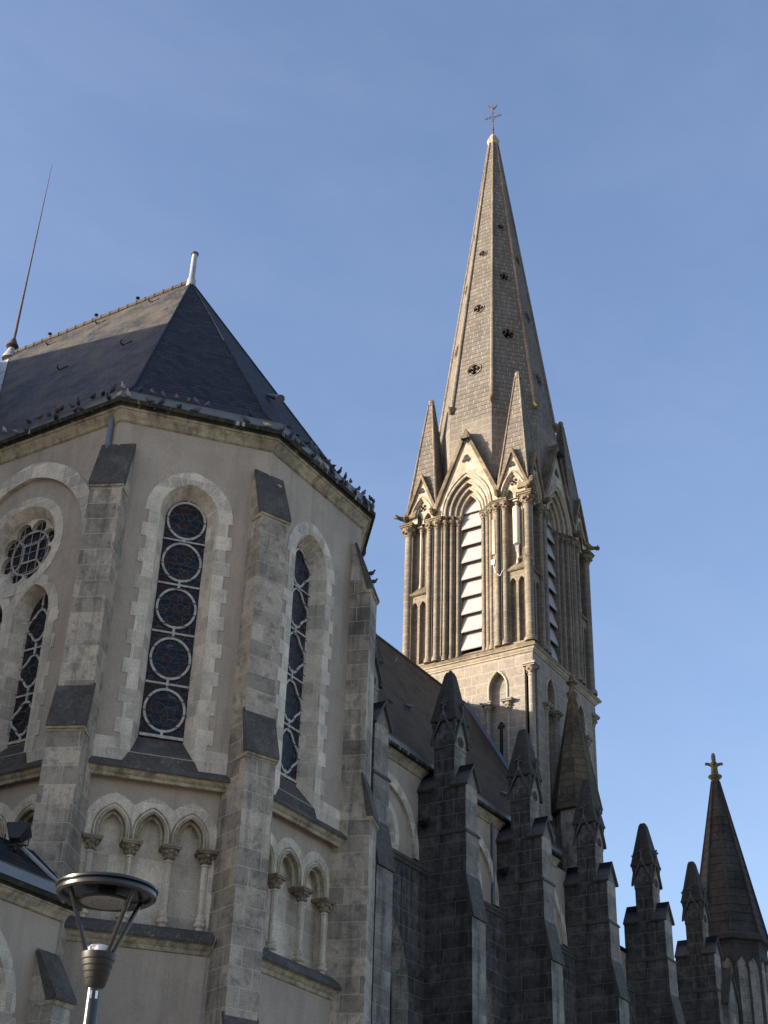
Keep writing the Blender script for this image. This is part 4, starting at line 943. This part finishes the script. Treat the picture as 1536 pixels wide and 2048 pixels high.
# corner turret at the far right
ct = thing('corner_turret', 'dark octagonal corner turret with tall stone spirelet at the far right', 'turret', (82, 27.455, 0))
cx, cy = 82.0, 27.455
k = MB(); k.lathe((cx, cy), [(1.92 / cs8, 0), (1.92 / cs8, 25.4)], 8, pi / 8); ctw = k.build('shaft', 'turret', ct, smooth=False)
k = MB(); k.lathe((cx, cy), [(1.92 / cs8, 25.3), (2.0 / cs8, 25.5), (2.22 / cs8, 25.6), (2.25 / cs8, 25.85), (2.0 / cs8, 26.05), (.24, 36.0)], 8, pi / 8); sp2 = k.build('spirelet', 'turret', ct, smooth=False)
k = MB()
for q in range(8): t = pi / 8 + q * pi / 4; k.tube([(cx + 2.02 / cs8 * cos(t), cy + 2.02 / cs8 * sin(t), 26.05), (cx + .24 * cos(t), cy + .24 * sin(t), 36.0)], .09, 6, False, .05)
for q in range(8):                            # raised bed joints on each face
    th = q * pi / 4
    for j in range(17):
        z = 26.7 + j * .52; a = 2.0 + (.22 - 2.0) * (z - 26.05) / (36 - 26.05); h = a * math.tan(pi / 8) * .86
        G = Vector((cos(th), sin(th), 0)); U = Vector((-sin(th), cos(th), 0)); c0 = Vector((cx, cy, z)) + G * (a + .012); k.tube([c0 - U * h, c0 + U * h], .028, 4)
k.build('arris_roll', 'turret', sp2)
k = MB(); k.lathe((cx, cy), [(.24, 35.7), (.25, 36.1), (.42, 36.25), (.44, 36.35), (.24, 36.45), (.2, 36.9), (.28, 37.1), (.2, 37.25), (.13, 37.3), (.14, 37.65), (.1, 37.85), (.03, 37.9)], 10)
for q in range(4):
    t = pi / 4 + q * pi / 2 - .35; d = Vector((cos(t), sin(t), 0)); c0 = Vector((cx, cy, 37.05)); k.tube([c0 + d * .1, c0 + d * .35 + Vector((0, 0, .1)), c0 + d * .55 + Vector((0, 0, .12))], .11, 7, False, .09)
k.build('finial', 'carved', sp2)
for q in range(8):
    th = q * pi / 4; G = Fr(cx, cy, 1, 0); G.n = Vector((cos(th), sin(th), 0)); G.u = Vector((-sin(th), cos(th), 0))
    for s_ in (-.36, .36):
        k = MB(); k.prism(G, lancet(s_, .27, 18.0, 24.0, 24.6), 1.9, 1.945); k.tube([G.p(u, 1.945, z) for u, z in arch(s_, .30, 24.0, 24.65, 8)], .05, 6)
        k.mi = [1 if i > 60 else 0 for i in range(len(k.f))]; k.build('blind_lancet', ['pier_pale', 'turret'], ctw)
k = MB(); k.lathe((cx, cy), [(1.95 / cs8, 23.75), (2.05 / cs8, 23.85), (2.05 / cs8, 24.0), (1.95 / cs8, 24.1)], 8, pi / 8, caps=False)

ct.scale = (.9647, .9647, .9647); ct.location.z = 1.6 * (1 - .9647)

# ------------------------------------------------------------------ low side chapel in the corner, bottom left
cl = thing('side_chapel', 'low roughcast side chapel with zinc roof tucked against the corner buttress', 'chapel', (18, 26, 0))
YL, XQ = 22.3, 22.9
G = Fr(0, YL, 1, 0)
k = MB(); k.prism(G, [(8, 0), (XQ, 0), (XQ, 10.4), (8, 10.4)], -.02, 0, [lancet(20.9, .8, 5.0, 8.2, 9.55)], sides=False)
k.face([(XQ, YL, 0), (XQ, 23.6, 0), (XQ, 23.6, 10.4), (XQ, YL, 10.4)]); k.face([(8, YL, 0), (8, 29, 0), (8, 29, 10.4), (8, YL, 10.4)]); k.build('wall', 'plaster', cl)
k = MB(); k.sweep([(8, 27), (8, YL), (XQ, YL), (XQ, 23.4)], [(o * .8, 10.27 + h * .72) for o, h in CORN], False, 1, CMAT); k.build('cornice', ['moulding', 'mossy'], cl)
k = MB(); k.sweep([(8, 27), (8, YL), (XQ, YL), (XQ, 23.4)], [(.24, 10.68), (.27, 10.69), (.28, 10.9), (.3, 10.92), (.27, 10.94), (.16, 10.93), (.16, 10.68)]); k.build('gutter', 'zinc', cl)
k = MB(); k.face([(8, YL - .15, 10.8), (XQ + .1, YL - .15, 10.8), (XQ + .1, 23.3, 11.95), (8, 23.3, 11.95)]); k.face([(8, 23.3, 11.95), (XQ + .1, 23.3, 11.95), (XQ + .6, 29.2, 12.05), (8, 29.2, 12.05)]); rfc = k.build('roof', 'slate', cl, smooth=False)
k = MB(); k.face([(XQ - .14, YL + .25, 11.17), (XQ - .02, YL + .2, 11.13), (22.2, 23.0, 11.78), (22.08, 23.0, 11.76)]); k.tube([(XQ - .05, YL + .2, 11.15), (22.14, 23.0, 11.78)], .05, 6); k.build('lead_flashing', 'zinc_pale', rfc)
w = stained_window(G, 20.9, .6, 5.2, 8.2, 9.35, cl, .4, .5, (6.0, 7.3), 'round')
k = MB(); k.prism(G, quoined(20.9, 1.02, 1.15, 4.6, 8.2, 1.08, 9.88), 0, .016, [lancet(20.9, .8, 4.8, 8.2, 9.55)])
In = lancet(20.9, .8, 4.9, 8.2, 9.55); Ot = lancet(20.9, .6, 5.2, 8.2, 9.35); k.loft([G.p(u, .016, z) for u, z in In], [G.p(u, -.45, z) for u, z in Ot]); k.build('window_surround', 'surround', w)
k = MB()
pr = [(-.1, 0), (.72, 0), (.68, 8.5), (0, 9.62), (-.1, 9.62)]
Lf = [G.p(22.33, n, z) for n, z in pr]; Rt = [G.p(XQ - .02, n, z) for n, z in pr]; k.tess([Lf]); k.tess([Rt]); k.loft(Lf, Rt); bo = k.build('buttress', 'limestone', cl, bevel=.012)
k = MB(); pr = [(.78, 8.48), (.78, 8.56), (.1, 9.56), (.02, 9.5), (.5, 8.48)]
Lf = [G.p(22.30, n, z) for n, z in pr]; Rt = [G.p(XQ + .02, n, z) for n, z in pr]; k.tess([Lf]); k.tess([Rt]); k.loft(Lf, Rt)
k.cur = 1; pr = [(.75, 8.478), (.70, 8.39), (.2, 8.39), (.2, 8.478)]; Lf = [G.p(22.31, n, z) for n, z in pr]; Rt = [G.p(XQ + .01, n, z) for n, z in pr]; k.tess([Lf]); k.tess([Rt]); k.loft(Lf, Rt); k.build('weathering', ['lichen', 'moulding'], bo)
k = MB(); q = (XQ + .13, YL + .22); k.tube([(q[0], q[1], 10.35), (q[0], q[1], 0)], .06, 10); k.tube([(q[0], q[1], 9.75), (q[0], q[1], 9.68)], .08, 10); k.build('rainwater_pipe', 'pipe', cl)
k = MB(); p = F2.p(3.62, .03, 0); k.tube([(p.x, p.y, 10.2), (p.x, p.y, 0)], .012, 6); k.tube([(p.x, p.y, 10.2), tuple(F2.p(3.72, .3, 10.45)), tuple(F2.p(3.74, .3, 10.6))], .012, 6)
tag(k.build('lightning_cable', 'zinc_pale'), 'thin pale lightning cable running down the wall beside the middle buttress', 'cable')

# ------------------------------------------------------------------ lightning rod at the crossing
lr = thing('lightning_rod', 'tall rusty lightning rod rising from the ridge crossing at the far left', 'lightning rod', (RX, 34.87, 34.2))
k = MB(); k.tube([(RX, 34.87, 34.6), (RX, 34.82, 38), (RX, 34.73, 43.9)], .06, 8, False, .008); k.build('rod', 'rust', lr)
k = MB(); k.lathe((RX, 34.87), [(.30, 34.1), (.22, 34.35), (.11, 34.62)], 12); k.build('cone_base', 'zinc_pale', lr)
k = MB(); k.lathe((RX, 34.87), [(.13, 34.6), (.24, 34.68), (.2, 34.78), (.15, 34.86), (.1, 35.0), (.07, 35.05)], 12); k.build('collar', 'rust', lr)

# ------------------------------------------------------------------ street lamp
LX, LY = 7.357, 6.773
sx, sy = LX - .105 * RT.x, LY - .105 * RT.y
sl_ = thing('street_lamp', 'anthracite street lamp with round disc head on three struts, nearest the camera', 'street lamp', (LX, LY, 0))
k = MB(); k.lathe((LX, LY), [(.10, 0), (.10, .5), (.075, .55), (.056, .6), (.046, 3.94)], 24); po = k.build('pole', 'lamp', sl_)
k = MB(); d = Vector((-LX, -LY, 0)).normalized(); lt = Vector((d.y, -d.x, 0))
k.col([(LX + d.x * .045 + lt.x * q - d.x * abs(q) * .3 + d.x * .008 * e, LY + d.y * .045 + lt.y * q - d.y * abs(q) * .3 + d.y * .008 * e) for e, q in ((0, -.028), (1, -.028), (1, .028), (0, .028))], 3.83, 3.88); k.build('sticker', 'white', po)
k = MB(); k.lathe((LX, LY), [(.05, 3.90), (.068, 3.92), (.112, 4.10), (.115, 4.125), (.06, 4.128)], 24)
for z, r in ((3.955, .0765), (3.995, .0865), (4.035, .0965), (4.075, .106)): k.lathe((LX, LY), [(r, z), (r + .005, z + .006), (r + .001, z + .013)], 24, caps=False)
k.build('cone', 'lamp_cone', sl_)
k = MB(); k.lathe((LX, LY), [(.070, 4.126), (.073, 4.165), (.06, 4.178), (.02, 4.182)], 20); k.build('diffuser', 'white', sl_)
HZ = 4.50
k = MB(); k.lathe((LX, LY), [(.305, HZ + .006), (.32, HZ), (.337, HZ + .012), (.34, HZ + .03), (.338, HZ + .042), (.33, HZ + .05), (.346, HZ + .054), (.346, HZ + .068), (.30, HZ + .088), (.15, HZ + .11), (.02, HZ + .115)], 48, caps=False); k.lathe((LX, LY), [(.305, HZ + .006), (.295, HZ + .02), (.29, HZ + .04), (.02, HZ + .045)], 48, caps=False); hd_ = k.build('head', 'lamp', sl_)
k = MB(); k.lathe((LX, LY), [(.06, HZ + .044), (.055, HZ - .01), (.175, HZ - .015), (.178, HZ - .028), (.165, HZ - .034)], 36, caps=False); k.build('gear_plate', 'iron_dark', hd_)
k = MB(); k.lathe((LX, LY), [(.166, HZ - .033), (.12, HZ - .038), (.095, HZ - .038), (.092, HZ - .034), (.088, HZ - .038), (.01, HZ - .040)], 36); k.build('lens', 'lens', hd_)
a0 = atan2(-LY, -LX)
for k_ in range(3):
    t = a0 + (radians(-64), radians(38), radians(120))[k_]
    k = MB(); k.tube([(LX + .085 * cos(t), LY + .085 * sin(t), 4.11), (LX + .275 * cos(t), LY + .275 * sin(t), HZ + .03)], .016, 8); k.build('strut', 'lamp', sl_)

# ------------------------------------------------------------------ floodlights, antennas and cables
def floodlight(loc, aim, label, size=.28):
    loc = Vector(loc); aim = Vector(aim).normalized(); o = thing('floodlight', label, 'floodlight', loc, 'floodlights fixed to the church')
    x = aim.cross(Vector((0, 0, 1))).normalized(); y = x.cross(aim).normalized()
    k = MB(); 
    def rg(s_, d): return [loc + aim * d + x * s_ * a + y * s_ * b_ * .75 + Vector((0, 0, size)) for a, b_ in ((-1, -1), (1, -1), (1, 1), (-1, 1))]
    rs = [rg(size * .35, -size * .8), rg(size * .5, -size * .7), rg(size, .1), rg(size * 1.05, .12), rg(size * 1.05, .18)]
    for a, b_ in zip(rs, rs[1:]): k.loft(a, b_)
    k.face(rs[0]); k.face(rs[-1]); k.build('housing', 'iron_dark', o)
    k = MB(); k.face([p + aim * .004 for p in rg(size * .9, .18)]); k.build('lens', 'lens', o)
    k = MB(); c = loc + Vector((0, 0, size))
    k.tube([c + x * size * 1.1, loc + x * size * 1.1, loc - x * size * 1.1, c - x * size * 1.1], .02, 6); k.tube([loc, loc - Vector((0, 0, .12))], .03, 6); k.build('bracket', 'iron_dark', o)
    return o
floodlight((21.9, 22.95, 11.75), (.45, .25, .8), 'black floodlight tilted up on the low chapel roof at lower left', .24)
k = MB(); k.tube([(21.9, 22.95, 11.62), (22.1, 22.8, 11.55), (22.25, 22.7, 11.3), (22.25, 22.6, 11.05)], .015, 6); tag(k.build('floodlight_cable', 'iron_dark'), 'black cable trailing from the floodlight down the chapel roof', 'cable')
floodlight((TX - 4.25, TY - .02, 51.45), (-.5, -.1, .2), 'dark floodlight bracketed near the top of the sunlit tower gable', .2)
floodlight((TX - .05, TY - 4.3, 51.4), (.1, -.5, .2), 'dark floodlight bracketed on the shaded right-hand tower gable', .2)
for i, x in enumerate((50.0, 56.95)):
    floodlight((x - .62, 28.75, 21.75), (-.4, .2, .8), ('dark floodlight on the ledge of the first pinnacled pier beside the rose window', 'dark floodlight on the ledge of the second pinnacled pier beside the downpipe')[i], .2)
k = MB(); c = (TX - 4.25, TY - 3.35)
k.lathe(c, [(.06, 43.35), (.19, 43.4), (.2, 43.5), (.2, 45.75), (.18, 45.82), (.02, 45.84)], 18)
an = thing('panel_antenna', 'cream cylindrical antenna fixed to the sunlit corner of the tower belfry', 'antenna', (c[0], c[1], 43.35)); k.build('radome', 'cream', an)
k = MB()
for dx in (-.1, 0, .1): k.tube([(c[0], c[1] + dx, 43.4), (c[0] + .03, c[1] + dx * .6, 43.0), (c[0] + .1, c[1] - .05, 42.55)], .022, 6)
k.tube([(c[0] + .3, c[1] - .2, 43.2), (c[0] + .3, c[1] - .2, 46.0)], .03, 6); k.build('cable_tail', 'zinc_pale', an)
k = MB(); P = [Vector((c[0] + .1, c[1] - .05, 42.55)), Vector((c[0] - .05, TY - 3.9, 42.6)), Vector((TX - 4.1, TY - 4.22, 42.35)), Vector((TX - 3.3, TY - 4.2, 42.1)), Vector((TX - 2.6, TY - 4.2, 41.6)), Vector((TX - 2.0, TY - 4.15, 41.7))]
k.tube(P, .016, 6); k.tube([p + Vector((0, -.02, -.07)) for p in P], .016, 6); tag(k.build('antenna_cable', 'lens'), 'pale twin cables wrapped around the belfry corner below the antenna', 'cable')
k = MB(); F_ = Fr(TX, TY, 0, -1); k.box(F_, 1.72, 1.90, 3.99, 4.15, 43.2, 45.5); slim = thing('strip_antenna', 'slim pale panel antenna fixed between the belfry shafts right of the louvres', 'antenna', tuple(F_.p(1.8, 4.0, 43.2))); k.build('panel', 'gable', slim)
k = MB(); k.box(F_, 1.66, 1.88, 4.0, 4.16, 42.55, 42.85); k.tube([F_.p(1.77, 4.08, 42.55), F_.p(1.9, 4.1, 42.0), F_.p(2.2, 4.14, 41.7), F_.p(2.45, 4.16, 42.1)], .015, 5); k.build('junction_box', 'white', slim)
k = MB(); k.tube([F_.p(2.24, 4.0, 37.4), F_.p(2.24, 4.0, 46.4)], .035, 6); tag(k.build('conduit', 'iron_dark'), 'black vertical conduit between the belfry shafts right of the louvres', 'cable')
k = MB(); k.tube([F_.p(-2.24, 4.0, 37.4), F_.p(-2.24, 4.0, 46.4)], .035, 6); tag(k.build('conduit', 'iron_dark'), 'black vertical conduit between the belfry shafts left of the louvres', 'cable')

# ------------------------------------------------------------------ pigeons
def pigeon_mesh(pose, col):
    if pose == 'upright': sp_ = [(-.15, .01, .012, .03), (-.11, .045, .022, .034), (-.06, .095, .058, .055), (-.01, .145, .078, .070), (.025, .195, .066, .062), (.035, .235, .038, .040), (.04, .262, .034, .034), (.055, .285, .036, .034), (.075, .288, .026, .026), (.092, .283, .012, .012), (.115, .275, .004, .004)]
    elif pose == 'level': sp_ = [(-.20, .075, .01, .03), (-.14, .085, .022, .038), (-.07, .10, .060, .058), (0, .115, .078, .072), (.06, .14, .066, .064), (.09, .185, .040, .040), (.10, .215, .034, .034), (.115, .238, .036, .034), (.135, .240, .026, .026), (.152, .235, .012, .012), (.175, .227, .004, .004)]
    else: sp_ = [(-.19, .045, .01, .03), (-.13, .05, .03, .045), (-.06, .07, .066, .070), (0, .08, .078, .082), (.06, .095, .062, .066), (.085, .13, .040, .040), (.092, .155, .034, .034), (.108, .172, .036, .034), (.128, .172, .026, .026), (.145, .167, .012, .012), (.168, .159, .004, .004)]
    k = MB(); R = []
    for i, (a, z, rz, ry) in enumerate(sp_):
        a0 = sp_[max(0, i - 1)]; a1 = sp_[min(len(sp_) - 1, i + 1)]; d = Vector((a1[0] - a0[0], 0, a1[1] - a0[1])).normalized(); nrm_ = Vector((-d.z, 0, d.x))
        R.append([Vector((a, 0, z)) + nrm_ * rz * sin(t) + Vector((0, ry * cos(t), 0)) for t in [2 * pi * j / 10 for j in range(10)]])
    for a, b_ in zip(R, R[1:]): k.loft(a, b_)
    k.face(R[0]); k.face(R[-1])
    
    o = k.build('pigeon', BIRD[col]); return o
def pigeon_legs(o):
    k = MB(); h = .1
    for s_ in (-.025, .025):
        k.tube([(0, s_, h), (.005, s_, .004)], .006, 5); k.tube([(-.02, s_, .004), (.04, s_, .004)], .005, 4)
    k.build('legs', M['clay'], o); return o
PROTO = {}; rnd_s = random.Random(5)
ORD = ['first', 'second', 'third', 'fourth', 'fifth', 'sixth', 'seventh', 'eighth', 'ninth', 'tenth', 'eleventh', 'twelfth', 'thirteenth', 'fourteenth', 'fifteenth']
CN = {'grey': 'grey', 'dark': 'dark', 'white': 'mottled white', 'brown': 'rusty brown'}; PN = {'upright': 'upright', 'level': 'crouching', 'rest': 'resting'}
used = set()
def pigeon(loc, yaw, pose, col, label):
    key = (pose, col)
    if key not in PROTO: PROTO[key] = pigeon_mesh(pose, col); pigeon_legs(PROTO[key])
    if key not in used: o = PROTO[key]; used.add(key)
    else: o = copy_tree(PROTO[key])
    o.location = loc; o.rotation_euler = (0, 0, yaw); q_ = rnd_s.uniform(.72, .88); o.scale = (q_, q_, q_); tag(o, label, 'pigeon', 'pigeons perched on the church'); return o
rows = [(F1, 'gutter over the rose window wall', .345, gz + .225, [-4.17, -3.23, -2.82, -2.5, -2.18, -2.02, -1.63, -1.41, -.88, -.52, -.16, .18], 'u'),
        (F1, 'ledge over the rose window wall', .37, gz - .012, [-3.62, -3.23, -2.16, -1.46, -1.24, -.26, .1], 'm'),
        (F2, 'gutter over the middle window wall', .345, gz + .225, [.33, .64, .95, 1.32, 1.65, 1.86, 2.18, 3.39], 'u'),
        (F2, 'ledge over the middle window wall', .37, gz - .012, [.03, .61, .95, 1.42, 1.88, 3.3, 3.86], 'm'),
        (F3, 'gutter over the right window wall', .345, gz + .225, [.17, .67, 1.1, 1.31, 1.55, 1.87, 2.21, 2.48, 2.81, 3.14, 3.43, 3.89, 4.16, 4.55, 4.72], 'u'),
        (F3, 'ledge over the right window wall', .37, gz - .012, [-.1, .35, .62, .86, 1.45, 1.75, 2.11, 2.42, 2.94, 3.21, 3.69, 4.23, 4.62], 'm')]
rnd = random.Random(11)
for F, where, n, z, us, kind in rows:
    for i, u in enumerate(us):
        pose = rnd.choice(['upright', 'upright', 'level']) if kind == 'u' else rnd.choice(['rest', 'level', 'upright'])
        col = rnd.choice(['grey', 'grey', 'dark', 'dark', 'dark', 'brown', 'white'] if F is not F3 else ['grey', 'dark', 'dark', 'grey', 'dark', 'dark', 'white'])
        p = F.p(u, n, z); base = atan2(F.n.y, F.n.x); yaw = base + rnd.choice([0, pi, pi / 2, -pi / 2]) + rnd.uniform(-.7, .7)
        pigeon(p, yaw, pose, col, '%s %s pigeon, %s from left on the %s' % (PN[pose], CN[col], ORD[i], where))
bd3 = Vector((b34.x, b34.y, 0)).normalized()
for j, (s_, z, pose) in enumerate(((.10, 23.1, 'upright'), (.33, 22.42, 'level'), (.42, 22.15, 'level'))):
    p = Vector((C_[0], C_[1], 0)) + bd3 * s_ + Vector((.02, 0, z - .04)); pigeon(p, atan2(bd3.y, bd3.x) + (-.4, .2, .5)[j], pose, 'dark', '%s dark pigeon, %s one down on the sloping right buttress' % (PN[pose], ORD[j]))
bd2 = Vector((b23.x, b23.y, 0)).normalized(); pigeon(Vector((B_[0], B_[1], 0)) + bd2 * .14 + Vector((.3, -.03, 22.88)), .2, 'level', 'white', 'pale pigeon alone on the sloping top of the middle buttress')
pigeon((43.35, 26.85, 24.4), 2.6, 'level', 'dark', 'dark pigeon on the gabled pier just right of the transept')
pigeon((50.0, 28.0, 28.72), 1.0, 'rest', 'dark', 'dark pigeon perched on the flat tip of the nearest full pinnacle')
